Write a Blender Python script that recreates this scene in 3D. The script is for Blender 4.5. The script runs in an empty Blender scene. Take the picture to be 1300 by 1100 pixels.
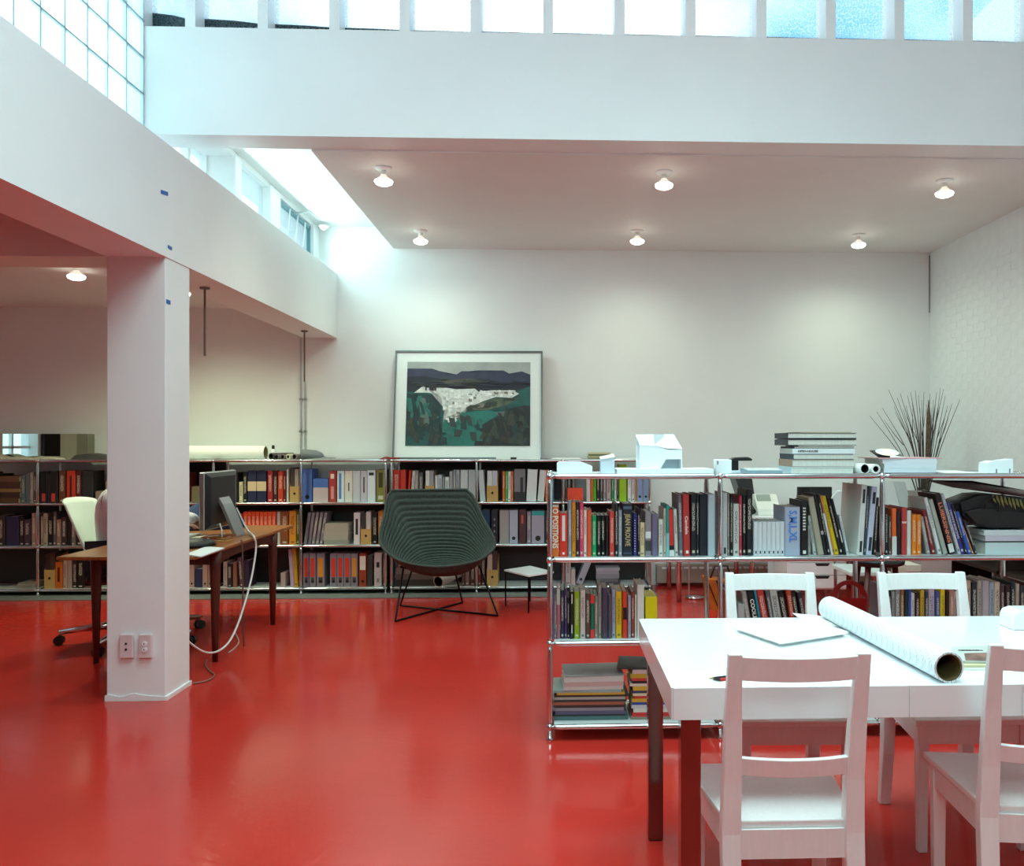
import bpy, bmesh, math, random
from mathutils import Vector, Matrix
random.seed(7)
S = bpy.context.scene
COL = S.collection

# ------------------------------------------------------------------ camera, sky, lights, exposure
FPX, PCX, PCY, YAW, EYE = 1100.0, 748.0, 561.0, math.atan(43 / 1100), 1.36
cam = bpy.data.cameras.new('camera')
cam.sensor_width = 36.0
cam.lens = FPX / 1300 * 36
cam.shift_x = -(PCX - 650) / 1300
cam.shift_y = (PCY - 550) / 1300
cam.clip_start = 0.05
camo = bpy.data.objects.new('camera', cam)
camo.location = (0, 0, EYE)
camo.rotation_euler = (math.pi / 2, 0, -YAW)
COL.objects.link(camo)
S.camera = camo

world = bpy.data.worlds.new('sky')
S.world = world
world.use_nodes = True
wn, wl = world.node_tree.nodes, world.node_tree.links
wbg = wn['Background']
wtc = wn.new('ShaderNodeTexCoord')
wno = wn.new('ShaderNodeTexNoise')
wno.inputs['Scale'].default_value = 3.2
wno.inputs['Detail'].default_value = 5
wrm = wn.new('ShaderNodeValToRGB')
wrm.color_ramp.elements[0].position = 0.37
wrm.color_ramp.elements[0].color = (0.05, 0.34, 0.66, 1)
wrm.color_ramp.elements[1].position = 0.55
wrm.color_ramp.elements[1].color = (0.90, 1.0, 1.0, 1)
wl.new(wtc.outputs['Generated'], wno.inputs['Vector'])
wl.new(wno.outputs['Fac'], wrm.inputs['Fac'])
wl.new(wrm.outputs['Color'], wbg.inputs['Color'])
wbg.inputs['Strength'].default_value = 1.5


def area_light(name, loc, rot, sx, sy, power, color, spread=180):
    l = bpy.data.lights.new(name, 'AREA')
    l.shape = 'RECTANGLE'
    l.size, l.size_y, l.energy, l.color = sx, sy, power, color
    l.spread = math.radians(spread)
    o = bpy.data.objects.new(name, l)
    o.location, o.rotation_euler = loc, rot
    COL.objects.link(o)
    return o


H90 = math.pi / 2
# daylight: the skylight over the table, the glass block clerestory, the slot window, plus an added fill light behind the camera
area_light('skylight_daylight', (0.5, 2.2, 4.86), (0, 0, 0), 2.8, 2.8, 86, (0.66, 1.0, 0.98), 125)
area_light('clerestory_daylight', (-3.1, 3.6, 3.75), (0, -H90, 0), 1.4, 3.2, 34, (0.80, 1.0, 0.97))
area_light('slot_window_daylight', (-2.15, 6.9, 3.16), (0, -H90, 0), 0.34, 2.3, 14, (0.62, 1.0, 0.98))
area_light('rear_fill_light', (-1.0, -2.9, 3.85), (-H90 - .35, 0, math.pi), 3.2, 1.4, 72, (0.70, 1.0, 0.95))
S.view_settings.view_transform = 'Standard'
S.view_settings.look = 'None'
S.view_settings.gamma = 1.0
S.view_settings.use_curve_mapping = False
S.view_settings.exposure = 0.44
S.cycles.use_denoising = True
S.cycles.max_bounces = 8
S.cycles.diffuse_bounces = 5
S.cycles.transparent_max_bounces = 12
S.cycles.sample_clamp_indirect = 6.0
S.cycles.caustics_reflective = False
S.cycles.caustics_refractive = False

# ------------------------------------------------------------------ helpers


def at(u, v, X=None, Y=None, Z=None):
    """world point on the plane X, Y or Z that the photo shows at pixel (u, v)"""
    a, c, s = (u - PCX) / FPX, math.cos(YAW), math.sin(YAW)
    d = Vector((a * c + s, c - a * s, -(v - PCY) / FPX))
    t = X / d.x if X is not None else Y / d.y if Y is not None else (Z - EYE) / d.z
    return Vector((0, 0, EYE)) + d * t


def hexc(h):
    h = h.lstrip('#')
    r = [int(h[i:i + 2], 16) / 255 for i in (0, 2, 4)]
    return tuple(c / 12.92 if c <= 0.04045 else ((c + 0.055) / 1.055) ** 2.4 for c in r) + (1.0,)


MATS = {}


def mat(name, col='#ffffff', rough=0.5, metal=0.0, var=0.06, scale=12.0, bump=0.0, bscale=60.0, spec=0.5,
        emit=None, coat=0.0, stretch=None):
    if name in MATS:
        return MATS[name]
    m = bpy.data.materials.new(name)
    m.use_nodes = True
    n, l = m.node_tree.nodes, m.node_tree.links
    b = n['Principled BSDF']
    b.inputs['Roughness'].default_value = rough
    b.inputs['Metallic'].default_value = metal
    b.inputs['Specular IOR Level'].default_value = spec
    b.inputs['Coat Weight'].default_value = coat
    c = hexc(col)
    tc = n.new('ShaderNodeTexCoord')
    mp = n.new('ShaderNodeMapping')
    if stretch:
        mp.inputs['Scale'].default_value = stretch
    l.new(tc.outputs['Object'], mp.inputs['Vector'])
    nz = n.new('ShaderNodeTexNoise')
    nz.inputs['Scale'].default_value = scale
    nz.inputs['Detail'].default_value = 4
    l.new(mp.outputs['Vector'], nz.inputs['Vector'])
    rp = n.new('ShaderNodeValToRGB')
    rp.color_ramp.elements[0].position = 0.3
    rp.color_ramp.elements[1].position = 0.7
    rp.color_ramp.elements[0].color = tuple(max(0, k * (1 - var)) for k in c[:3]) + (1,)
    rp.color_ramp.elements[1].color = tuple(min(1, k * (1 + var)) for k in c[:3]) + (1,)
    l.new(nz.outputs['Fac'], rp.inputs['Fac'])
    l.new(rp.outputs['Color'], b.inputs['Base Color'])
    if bump:
        n2 = n.new('ShaderNodeTexNoise')
        n2.inputs['Scale'].default_value = bscale
        n2.inputs['Detail'].default_value = 3
        l.new(mp.outputs['Vector'], n2.inputs['Vector'])
        bp = n.new('ShaderNodeBump')
        bp.inputs['Strength'].default_value = bump
        bp.inputs['Distance'].default_value = 0.01
        l.new(n2.outputs['Fac'], bp.inputs['Height'])
        l.new(bp.outputs['Normal'], b.inputs['Normal'])
    if emit:
        b.inputs['Emission Color'].default_value = hexc(emit[0])
        b.inputs['Emission Strength'].default_value = emit[1]
    MATS[name] = m
    return m


W = {}


def link(o, parent=None, wloc=None):
    COL.objects.link(o)
    if parent is not None:
        o.parent = parent
    W[o] = Vector(wloc) if wloc is not None else Vector((0, 0, 0))
    return o


def tag(o, label=None, cat=None, group=None, kind=None):
    if label: o['label'] = label
    if cat: o['category'] = cat
    if group: o['group'] = group
    if kind: o['kind'] = kind
    return o


def thing(name, label, cat, loc=(0, 0, 0), rz=0.0, group=None):
    o = bpy.data.objects.new(name, None)
    o.empty_display_size = 0.1
    o.location = loc
    o.rotation_euler = (0, 0, rz)
    link(o, None, loc)
    return tag(o, label, cat, group)


class MB:
    def __init__(s):
        s.v, s.f = [], []

    def add(s, vs, fs):
        k = len(s.v)
        s.v += [tuple(p) for p in vs]
        s.f += [tuple(i + k for i in f) for f in fs]
        return s

    def box(s, x0, x1, y0, y1, z0, z1):
        return s.add([(x0, y0, z0), (x1, y0, z0), (x1, y1, z0), (x0, y1, z0), (x0, y0, z1), (x1, y0, z1), (x1, y1, z1), (x0, y1, z1)],
                     [(0, 3, 2, 1), (4, 5, 6, 7), (0, 1, 5, 4), (1, 2, 6, 5), (2, 3, 7, 6), (3, 0, 4, 7)])

    def hull(s, lo, hi):
        """prism between two equal polygons"""
        n = len(lo)
        return s.add(list(lo) + list(hi), [tuple(range(n))[::-1], tuple(range(n, 2 * n))] +
                     [(i, (i + 1) % n, n + (i + 1) % n, n + i) for i in range(n)])

    def extr(s, pts, axis, a, b):
        def p(q, t):
            return {'x': (t, q[0], q[1]), 'y': (q[0], t, q[1]), 'z': (q[0], q[1], t)}[axis]
        return s.hull([p(q, a) for q in pts], [p(q, b) for q in pts])

    def tube(s, pts, r, seg=8, caps=True):
        pts = [Vector(p) for p in pts]
        n = len(pts)
        rs = r if isinstance(r, (list, tuple)) else [r] * n
        up = None
        rings = []
        for i, p in enumerate(pts):
            t = (pts[min(i + 1, n - 1)] - pts[max(i - 1, 0)]).normalized()
            if up is None:
                up = Vector((0, 0, 1)) if abs(t.z) < 0.9 else Vector((1, 0, 0))
            a = t.cross(up)
            if a.length < 1e-5:
                a = t.cross(Vector((1, 0, 0)))
            a.normalize()
            b = a.cross(t).normalized()
            up = b
            rings.append([p + (a * math.cos(2 * math.pi * k / seg) + b * math.sin(2 * math.pi * k / seg)) * rs[i] for k in range(seg)])
        vs = [q for g in rings for q in g]
        fs = [(i * seg + k, i * seg + (k + 1) % seg, (i + 1) * seg + (k + 1) % seg, (i + 1) * seg + k)
              for i in range(n - 1) for k in range(seg)]
        if caps:
            fs += [tuple(range(seg))[::-1], tuple((n - 1) * seg + k for k in range(seg))]
        return s.add(vs, fs)

    def lathe(s, prof, c=(0, 0, 0), seg=20):
        vs, fs = [], []
        for (r, z) in prof:
            for k in range(seg):
                a = 2 * math.pi * k / seg
                vs.append((c[0] + r * math.cos(a), c[1] + r * math.sin(a), c[2] + z))
        for i in range(len(prof) - 1):
            for k in range(seg):
                fs.append((i * seg + k, i * seg + (k + 1) % seg, (i + 1) * seg + (k + 1) % seg, (i + 1) * seg + k))
        if prof[0][0] > 1e-4: fs.append(tuple(range(seg))[::-1])
        if prof[-1][0] > 1e-4: fs.append(tuple((len(prof) - 1) * seg + k for k in range(seg)))
        return s.add(vs, fs)

    def build(s, name, m, parent=None, local=False, smooth=False, bevel=0.0, label=None, cat=None, group=None, kind=None, segs=2):
        vs = [Vector(p) for p in s.v]
        if parent is not None:
            off = Vector((0, 0, 0)) if local else W[parent]
            wl_ = W[parent]
        else:
            lo = [min(p[i] for p in vs) for i in range(3)]
            hi = [max(p[i] for p in vs) for i in range(3)]
            off = Vector(((lo[0] + hi[0]) / 2, (lo[1] + hi[1]) / 2, lo[2]))
            wl_ = off
        me = bpy.data.meshes.new(name)
        me.from_pydata([p - off for p in vs], [], s.f)
        me.materials.append(m)
        bm = bmesh.new()
        bm.from_mesh(me)
        bmesh.ops.recalc_face_normals(bm, faces=bm.faces)
        bm.to_mesh(me)
        bm.free()
        if smooth:
            for p in me.polygons:
                p.use_smooth = True
        o = bpy.data.objects.new(name, me)
        if parent is None:
            o.location = off
        link(o, parent, wl_)
        if bevel:
            md = o.modifiers.new('bevel', 'BEVEL')
            md.width, md.segments, md.limit_method = bevel, segs, 'ANGLE'
            md.harden_normals = False
        return tag(o, label, cat, group, kind)


def box_obj(name, m, x0, x1, y0, y1, z0, z1, parent=None, **k):
    return MB().box(x0, x1, y0, y1, z0, z1).build(name, m, parent, **k)


def inst(name, me, loc, parent):
    """another object on shared mesh data; loc in the parent's space"""
    o = bpy.data.objects.new(name, me)
    o.location = loc
    link(o, parent, W[parent])
    return o


def copy_tree(o, parent=None):
    c = o.copy()
    link(c, parent, W[o])
    for ch in list(o.children):
        copy_tree(ch, c)
    return c


TEXTS = {}


def text_mesh(txt, size, extrude=0.0006):
    key = (txt, size, extrude)
    if key not in TEXTS:
        cu = bpy.data.curves.new('txt', 'FONT')
        cu.body, cu.size, cu.extrude = txt, size, extrude
        cu.align_x, cu.align_y = 'CENTER', 'CENTER'
        cu.resolution_u = 2
        cu.offset = size * 0.025
        to = bpy.data.objects.new('txt', cu)
        COL.objects.link(to)
        dg = bpy.context.evaluated_depsgraph_get()
        TEXTS[key] = bpy.data.meshes.new_from_object(to.evaluated_get(dg))
        bpy.data.objects.remove(to)
    return TEXTS[key].copy()


def lettering(txt, size, m, parent, loc, rot, sx=1.0, sy=1.0):
    me = text_mesh(txt, size)
    me.materials.clear()
    me.materials.append(m)
    o = bpy.data.objects.new('lettering', me)
    o.location, o.rotation_euler, o.scale = loc, rot, (sx, sy, 1)
    return link(o, parent, W[parent])


ORD = ['', 'first', 'second', 'third', 'fourth', 'fifth', 'sixth', 'seventh', 'eighth', 'ninth', 'tenth', 'eleventh', 'twelfth',
       'thirteenth', 'fourteenth', 'fifteenth', 'sixteenth', 'seventeenth', 'eighteenth', 'nineteenth', 'twentieth']
ORD += ['twenty-' + w for w in ORD[1:10]] + ['thirtieth'] + ['thirty-' + w for w in ORD[1:10]]

# ------------------------------------------------------------------ materials
M_wall = mat('white_wall_paint', '#eceeee', 0.55, var=0.015, scale=3, bump=0.05, bscale=120)
M_ceil = mat('ceiling_paint', '#e6e6e4', 0.6, var=0.015, scale=3)
M_white = mat('white_trim_paint', '#f0f2f2', 0.4, var=0.01)
M_brick = mat('painted_brick', '#e8ecec', 0.55, var=0.03, scale=8, bump=0.25, bscale=40)
M_floor = mat('red_floor_paint', '#c33128', 0.15, var=0.07, scale=2.2, bump=0.10, bscale=26, spec=0.42)
M_chrome = mat('chrome', '#d8dadc', 0.12, 1.0, var=0.02)
M_steel = mat('brushed_steel', '#b8bcbe', 0.3, 1.0, var=0.05)
M_tube = mat('satin_chrome_tube', '#d2d6d8', 0.22, 1.0, var=0.03)
M_panel = mat('pale_metal_shelf', '#c9cfce', 0.35, var=0.03)
M_darkpanel = mat('dark_metal_panel', '#2a2626', 0.45, var=0.06)
M_black = mat('black_plastic', '#101112', 0.4, var=0.1)
M_blackm = mat('black_metal', '#0c0c0d', 0.35, 0.6, var=0.1)
M_lacq = mat('white_lacquer', '#eef2f4', 0.22, var=0.01, coat=0.2)
M_chair = mat('white_painted_wood', '#ebebea', 0.33, var=0.025, stretch=(8, 8, 1))
M_paper = mat('white_paper', '#f1f2ee', 0.7, var=0.02)
M_pages = mat('page_block', '#cfd0c6', 0.8, var=0.06, scale=200, stretch=(1, 0.1, 0.1))
M_kraft = mat('kraft_board', '#c19a5c', 0.7, var=0.06)
M_teak = mat('teak_wood', '#9a5c2c', 0.35, var=0.22, scale=9, stretch=(10, 1, 1))
M_teakleg = mat('dark_teak', '#4a1c10', 0.4, var=0.2, scale=9, stretch=(8, 8, 1))
M_alu = mat('aluminium', '#c4c8ca', 0.3, 0.9, var=0.02)
M_wicker = mat('dark_green_wicker', '#2f3c38', 0.6, var=0.35, scale=60, bump=0.6, bscale=220)
M_cord = mat('white_cord', '#dcd8d4', 0.5)
M_grey = mat('grey_plastic', '#7c8082', 0.5)
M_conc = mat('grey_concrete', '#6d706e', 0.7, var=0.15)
M_model = mat('white_model_card', '#eef4f6', 0.6, var=0.01)
M_blue_tape = mat('blue_tape', '#1f5fb0', 0.6)
M_core = mat('brown_cardboard_core', '#6b5a34', 0.8, var=0.1)
M_dark = mat('dark_hollow', '#15100c', 0.9)
M_skin = mat('skin', '#8a5a44', 0.5, var=0.05)
M_shirt = mat('pale_shirt', '#dcd9e2', 0.8, var=0.03)
M_navy = mat('navy_cloth', '#22345c', 0.85, var=0.15, bump=0.3, bscale=30)
M_letter_w = mat('white_print', '#efe9dc', 0.6)
M_letter_k = mat('black_print', '#17171a', 0.6)


def glass_mat(name, tint, transp, rough=0.25, trans=0.55, bump=0.3, bscale=35, vary=False, texture=False):
    m = bpy.data.materials.new(name)
    m.use_nodes = True
    n, l = m.node_tree.nodes, m.node_tree.links
    n.remove(n['Principled BSDF'])
    out = n['Material Output']
    tr = n.new('ShaderNodeBsdfTransparent'); tr.inputs['Color'].default_value = tint + (1,)
    tl = n.new('ShaderNodeBsdfTranslucent'); tl.inputs['Color'].default_value = tint + (1,)
    gl = n.new('ShaderNodeBsdfGlossy'); gl.inputs['Roughness'].default_value = rough
    tc = n.new('ShaderNodeTexCoord')
    vo = n.new('ShaderNodeTexVoronoi'); vo.inputs['Scale'].default_value = bscale
    bp = n.new('ShaderNodeBump'); bp.inputs['Strength'].default_value = bump; bp.inputs['Distance'].default_value = 0.01
    l.new(tc.outputs['Object'], vo.inputs['Vector']); l.new(vo.outputs['Distance'], bp.inputs['Height'])
    l.new(bp.outputs['Normal'], gl.inputs['Normal']); l.new(bp.outputs['Normal'], tl.inputs['Normal'])
    m1 = n.new('ShaderNodeMixShader'); m1.inputs[0].default_value = trans
    if texture:
        v2 = n.new('ShaderNodeTexVoronoi'); v2.inputs['Scale'].default_value = 80
        mr = n.new('ShaderNodeMapRange')
        mr.inputs['From Max'].default_value = .8; mr.inputs['To Min'].default_value = .03; mr.inputs['To Max'].default_value = trans * 2
        l.new(tc.outputs['Object'], v2.inputs['Vector']); l.new(v2.outputs['Distance'], mr.inputs['Value']); l.new(mr.outputs[0], m1.inputs[0])
    l.new(tr.outputs[0], m1.inputs[1]); l.new(tl.outputs[0], m1.inputs[2])
    m2 = n.new('ShaderNodeMixShader'); m2.inputs[0].default_value = 0.06
    l.new(m1.outputs[0], m2.inputs[1]); l.new(gl.outputs[0], m2.inputs[2])
    l.new(m2.outputs[0], out.inputs['Surface'])
    if vary:
        oi = n.new('ShaderNodeObjectInfo')
        rp = n.new('ShaderNodeValToRGB')
        rp.color_ramp.elements[0].color = (tint[0] * .74, tint[1] * .80, tint[2] * .81, 1)
        rp.color_ramp.elements[1].color = tint + (1,)
        l.new(oi.outputs['Random'], rp.inputs[0])
        l.new(rp.outputs[0], tr.inputs['Color']); l.new(rp.outputs[0], tl.inputs['Color'])
    return m


M_wire_glass = glass_mat('textured_wired_glass', (0.86, 0.97, 1.0), 0.6, trans=0.3, texture=True)
M_block = glass_mat('glass_block_glass', (0.90, 0.98, 1.0), 0.5, trans=0.45, bump=0.5, bscale=9, vary=True)
M_clear = glass_mat('window_glass', (0.95, 1.0, 1.0), 0.8, trans=0.1, bump=0.0)


def cover_material():
    """book cover: object colour, with small spine printing in a contrasting tone"""
    m = bpy.data.materials.new('book_cover')
    m.use_nodes = True
    n, l = m.node_tree.nodes, m.node_tree.links
    b = n['Principled BSDF']
    b.inputs['Roughness'].default_value = 0.42
    oi = n.new('ShaderNodeObjectInfo')
    tc = n.new('ShaderNodeTexCoord')
    sp = n.new('ShaderNodeSeparateXYZ')
    l.new(tc.outputs['Generated'], sp.inputs[0])

    def mth(op, a, b_=None, c=None):
        x = n.new('ShaderNodeMath'); x.operation = op
        for i, q in enumerate((a, b_, c)):
            if q is None: continue
            if isinstance(q, (int, float)): x.inputs[i].default_value = q
            else: l.new(q, x.inputs[i])
        return x.outputs[0]
    rnd = oi.outputs['Random']
    inx = mth('LESS_THAN', mth('ABSOLUTE', mth('SUBTRACT', sp.outputs['X'], 0.5)), 0.24)
    lo = mth('MULTIPLY_ADD', rnd, 0.25, 0.22)
    inz = mth('MULTIPLY', mth('GREATER_THAN', sp.outputs['Z'], lo), mth('LESS_THAN', sp.outputs['Z'], 0.86))
    mk = n.new('ShaderNodeTexNoise')
    mk.noise_dimensions = '2D'
    mk.inputs['Scale'].default_value = 1.0
    mk.inputs['Detail'].default_value = 1
    cv = n.new('ShaderNodeCombineXYZ')
    l.new(mth('MULTIPLY_ADD', rnd, 90.0, mth('MULTIPLY', sp.outputs['Z'], 60.0)), cv.inputs[0])
    l.new(mth('MULTIPLY', sp.outputs['X'], 5.0), cv.inputs[1])
    l.new(cv.outputs[0], mk.inputs['Vector'])
    ink = mth('GREATER_THAN', mk.outputs['Fac'], 0.5)
    logo = mth('MULTIPLY', mth('LESS_THAN', mth('ABSOLUTE', mth('SUBTRACT', sp.outputs['Z'], 0.07)), 0.022), inx)
    yes = mth('LESS_THAN', mth('FRACT', mth('MULTIPLY', rnd, 7.3)), 0.78)
    front = mth('LESS_THAN', sp.outputs['Y'], 0.02)
    fac = mth('MULTIPLY', mth('MULTIPLY', front, yes), mth('MAXIMUM', mth('MULTIPLY', mth('MULTIPLY', inx, inz), ink), logo))
    bw = n.new('ShaderNodeRGBToBW')
    l.new(oi.outputs['Color'], bw.inputs[0])
    light = mth('GREATER_THAN', bw.outputs[0], 0.32)
    ic = n.new('ShaderNodeMix'); ic.data_type = 'RGBA'
    ic.inputs[6].default_value = hexc('#d8d0c0'); ic.inputs[7].default_value = hexc('#2a2a30')
    l.new(light, ic.inputs[0])
    mx = n.new('ShaderNodeMix'); mx.data_type = 'RGBA'
    l.new(mth('MULTIPLY', fac, 0.75), mx.inputs[0])
    l.new(oi.outputs['Color'], mx.inputs[6])
    l.new(ic.outputs[2], mx.inputs[7])
    l.new(mx.outputs[2], b.inputs['Base Color'])
    return m


def plain_obj_material():
    m = bpy.data.materials.new('object_coloured_card')
    m.use_nodes = True
    n, l = m.node_tree.nodes, m.node_tree.links
    oi = n.new('ShaderNodeObjectInfo')
    n['Principled BSDF'].inputs['Roughness'].default_value = 0.5
    l.new(oi.outputs['Color'], n['Principled BSDF'].inputs['Base Color'])
    return m


M_cover = cover_material()
M_card = plain_obj_material()

# ------------------------------------------------------------------ the setting
WY, RX, LX, FY = 8.2, 3.6, -6.2, -3.0      # back wall, right wall, left wall, wall behind the camera
ST = dict(kind='structure')
box_obj('floor', M_floor, LX, RX, FY, WY, -0.1, 0.0, **ST)
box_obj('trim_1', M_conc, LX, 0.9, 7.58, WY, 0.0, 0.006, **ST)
box_obj('wall_back', M_wall, LX - .1, RX + .1, WY, WY + 0.2, -0.1, 3.45, **ST)
wr = box_obj('wall_right', M_brick, RX, RX + 0.2, FY, WY, -0.1, 5.0, **ST)
wlf = MB()
wlf.box(LX - .2, LX, FY, 5.42, -.1, 2.7).box(LX - .2, LX, 6.08, WY, -.1, 2.7).box(LX - .2, LX, 5.42, 6.08, -.1, .85).box(LX - .2, LX, 5.42, 6.08, 2.25, 2.7)
wlf.build('wall_left', M_wall, **ST)
wd_ = box_obj('window_3', M_clear, LX - .11, LX - .105, 5.42, 6.08, .85, 2.25, **ST)
box_obj('mullion', M_white, LX - .13, LX - .09, 5.74, 5.77, .85, 2.25, wd_)
box_obj('mullion', M_white, LX - .13, LX - .09, 5.42, 6.08, 1.28, 1.31, wd_)
box_obj('mirror_dark_panel_1', mat('mirror_dark_paint', '#101416', .4), LX, LX + .04, 4.945, 5.36, 0, 2.05, **ST)  # unseen dark panel, added so the mirror reflects something dark
# painted bricks of the right wall, as far as they can be told apart
bme = bpy.data.meshes.new('brick')
_b = MB().box(-0.0022, 0.004, -0.1018, 0.1018, -0.0315, 0.0315)
bme.from_pydata(_b.v, [], _b.f)
bme.materials.append(M_brick)
nb = 0
for r in range(26):
    z = 1.16 + r * 0.069
    for c in range(11):
        y = 6.3 + c * 0.206 + (0.103 if r % 2 else 0)
        if y > 8.1: continue
        inst('brick', bme, Vector((RX, y, z)) - W[wr], wr)
# unseen wall behind the camera, made dark for reflections, with three added windows
wf = MB()
wx = [LX, -1.9, -0.5, -0.3, 1.1, 1.3, 2.7, RX]
wf.box(LX, RX, FY - .2, FY, -0.1, 3.1).box(LX, RX, FY - .2, FY, 4.6, 5.0)
for a, b in ((LX, -1.9), (-0.5, -0.3), (1.1, 1.3), (2.7, RX)):
    wf.box(a, b, FY - .2, FY, 3.1, 4.6)
wf.build('wall_front', mat('unseen_dark_wall', '#4a4440', 0.8, var=0.2, scale=6), **ST)
for i, (a, b) in enumerate(((-1.9, -0.5), (-0.3, 1.1), (1.3, 2.7))):
    box_obj('window_%d' % (i + 4), M_clear, a, b, FY - .11, FY - .1, 3.1, 4.6, **ST)
# pillar
col = box_obj('wall_pillar', M_wall, -2.35, -2.045, 4.635, 4.935, 0.0, 2.34, bevel=0.006, **ST)
pl = MB()
pts = [(-2.356, 0.012)]
xs = [-2.356 + 0.31 * i / 12 for i in range(13)]
zs = [0.03, 0.034, 0.028, 0.022, 0.026, 0.036, 0.04, 0.033, 0.03, 0.026, 0.025, 0.022, 0.02]
pl.extr([(x, 0.0) for x in (xs[0], xs[-1])] + [(x, z) for x, z in zip(xs[::-1], zs[::-1])], 'y', 4.629, 4.64)
pl.build('plaster_lip', M_wall, col)
box_obj('baseboard', M_white, -2.046, -2.036, 4.63, 4.94, 0.0, 0.022, col)
# beams
box_obj('trim_2', M_wall, -2.35, -2.04, FY, WY, 2.33, 2.93, **ST)
box_obj('trim_3', M_wall, LX, -2.35, 4.635, 4.935, 2.33, 2.62, **ST)
box_obj('ceiling', M_ceil, LX, -2.35, FY, WY, 2.6, 2.72, **ST)
box_obj('trim_4', M_wall, -2.5, RX, 5.235, 5.47, 3.185, 3.825, **ST)
box_obj('ceiling_soffit', M_ceil, -1.52, RX, 5.47, WY, 3.175, 3.46, **ST)
box_obj('ceiling_slot', M_ceil, -2.45, -1.52, 5.47, WY, 3.375, 3.5, **ST)
# roof of the tall space with a skylight opening
rf = MB()
rf.box(-2.7, RX + .1, FY, 0.9, 4.9, 5.05).box(-2.7, RX + .1, 3.8, 5.5, 4.9, 5.05)
rf.box(-2.7, -1.0, 0.9, 3.8, 4.9, 5.05).box(2.0, RX + .1, 0.9, 3.8, 4.9, 5.05)
rf.build('ceiling_roof', M_ceil, **ST)
# front clerestory: white mullions and panes of textured wired glass
cl = box_obj('window_1', M_white, -2.5, RX, 5.235, 5.47, 4.62, 4.92, **ST)
edges = [190, 258, 350, 441, 530, 620, 712, 803, 893, 983, 1071, 1158, 1245, 1332, 1418]
mx = [at(u - 10, 31, Y=5.235).x for u in edges]
for i, x in enumerate(mx):
    w = 0.06
    box_obj('mullion', M_white, x - w / 2 - .03, x + w / 2 - .03, 5.235, 5.44, 3.825, 4.62, cl)
    if i + 1 < len(mx):
        x1 = mx[i + 1]
        a, b = x + w / 2 - .03, x1 - w / 2 - .03
        p = MB()
        p.add([(a + .004, 5.37, 3.842), (b - .004, 5.37, 3.842), (b - .004, 5.37, 4.62), (a + .004, 5.37, 4.62)], [(0, 1, 2, 3)])
        po = p.build('pane', M_wire_glass, cl)
        dz = [.085, .055, .03, .016, .008][min(i, 4)]
        s_ = MB()
        s_.extr([(a, 3.825), (b, 3.825), (b, 3.886 + dz * 0.5), ((a + b) / 2, 3.886 + dz * 0.85), (a, 3.886 + dz)], 'y', 5.372, 5.40)
        s_.build('putty_line', mat('dark_putty', '#123038', 0.8), cl)
# glass block clerestory over the left beam
GX = -2.44
gw = MB()
gw.box(-2.6, GX + 0.03, FY, 1.93, 2.93, 4.92).box(-2.6, -2.35, 1.93, 5.235, 2.9, 2.985).box(-2.6, GX + .03, 1.93, 5.235, 4.285, 4.92)
gw = gw.build('wall_clerestory', M_wall, **ST)
g, g2 = MB(), MB()
for r in range(7):
    z = 2.985 + r * 0.2165
    g.box(GX - .012, GX + .006, 1.93, 5.235, z - .0035, z + .0035)
for c in range(17):
    y = 5.228 - c * 0.2055
    g2.box(GX - .012, GX + .004, y - .007, y + .007, 2.985, 4.284)
g.build('mortar', mat('grey_mortar', '#7f9094', 0.8), gw)
g2.build('mortar', mat('pale_mortar', '#c8d4d6', 0.8), gw)
gbm = bpy.data.meshes.new('glass_block')
_b = MB()
t, hw, hh = 0.012, 0.0985, 0.1045
_b.add([(-t, -hw, -hh), (-t, hw, -hh), (-t, hw, hh), (-t, -hw, hh),
        (t - .006, -hw, -hh), (t - .006, hw, -hh), (t - .006, hw, hh), (t - .006, -hw, hh),
        (t, -hw + .02, -hh + .02), (t, hw - .02, -hh + .02), (t, hw - .02, hh - .02), (t, -hw + .02, hh - .02)],
       [(3, 2, 1, 0), (0, 1, 5, 4), (1, 2, 6, 5), (2, 3, 7, 6), (3, 0, 4, 7), (4, 5, 9, 8), (5, 6, 10, 9), (6, 7, 11, 10), (7, 4, 8, 11), (8, 9, 10, 11)])
gbm.from_pydata(_b.v, [], _b.f)
gbm.materials.append(M_block)
for r in range(6):
    for c in range(16):
        inst('glass_block', gbm, Vector((GX, 5.228 - (c + .5) * 0.2055, 2.985 + (r + .5) * 0.2165)) - W[gw], gw)
# slot windows above the left beam, behind the front beam
SX = -2.22
sw = MB()
sw.box(-2.5, SX, 5.47, WY, 2.92, 2.99)
sw.box(-2.5, SX, 5.47, WY, 3.335, 3.39)
sw = sw.build('window_2', M_white, **ST)


def yu(u):
    return at(u, 250, X=SX).y


SX2 = -2.40
for u in (240, 263, 287.5):
    y_ = at(u, 250, X=SX2).y
    box_obj('mullion', M_white, SX2 - .05, SX2, y_ - .02, y_ + .02, 2.97, 3.35, sw)
box_obj('pane', M_clear, SX2 - .03, SX2 - .026, 5.47, yu(299), 2.97, 3.35, sw)
box_obj('jamb', M_white, SX2 - .05, SX + .01, yu(297), yu(305), 2.97, 3.35, sw)
for a, b in ((341, 354), (396, 406)):
    ya, yb = yu(a), yu(b)
    box_obj('mullion', M_white, SX - .08, SX + (0.015 if b - a > 6 else 0), ya, yb, 2.97, 3.35, sw)
for a, b in ((305, 341), (354, 396)):
    box_obj('pane', M_clear, SX - .05, SX - .046, yu(a), yu(b), 2.97, 3.35, sw)
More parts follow.
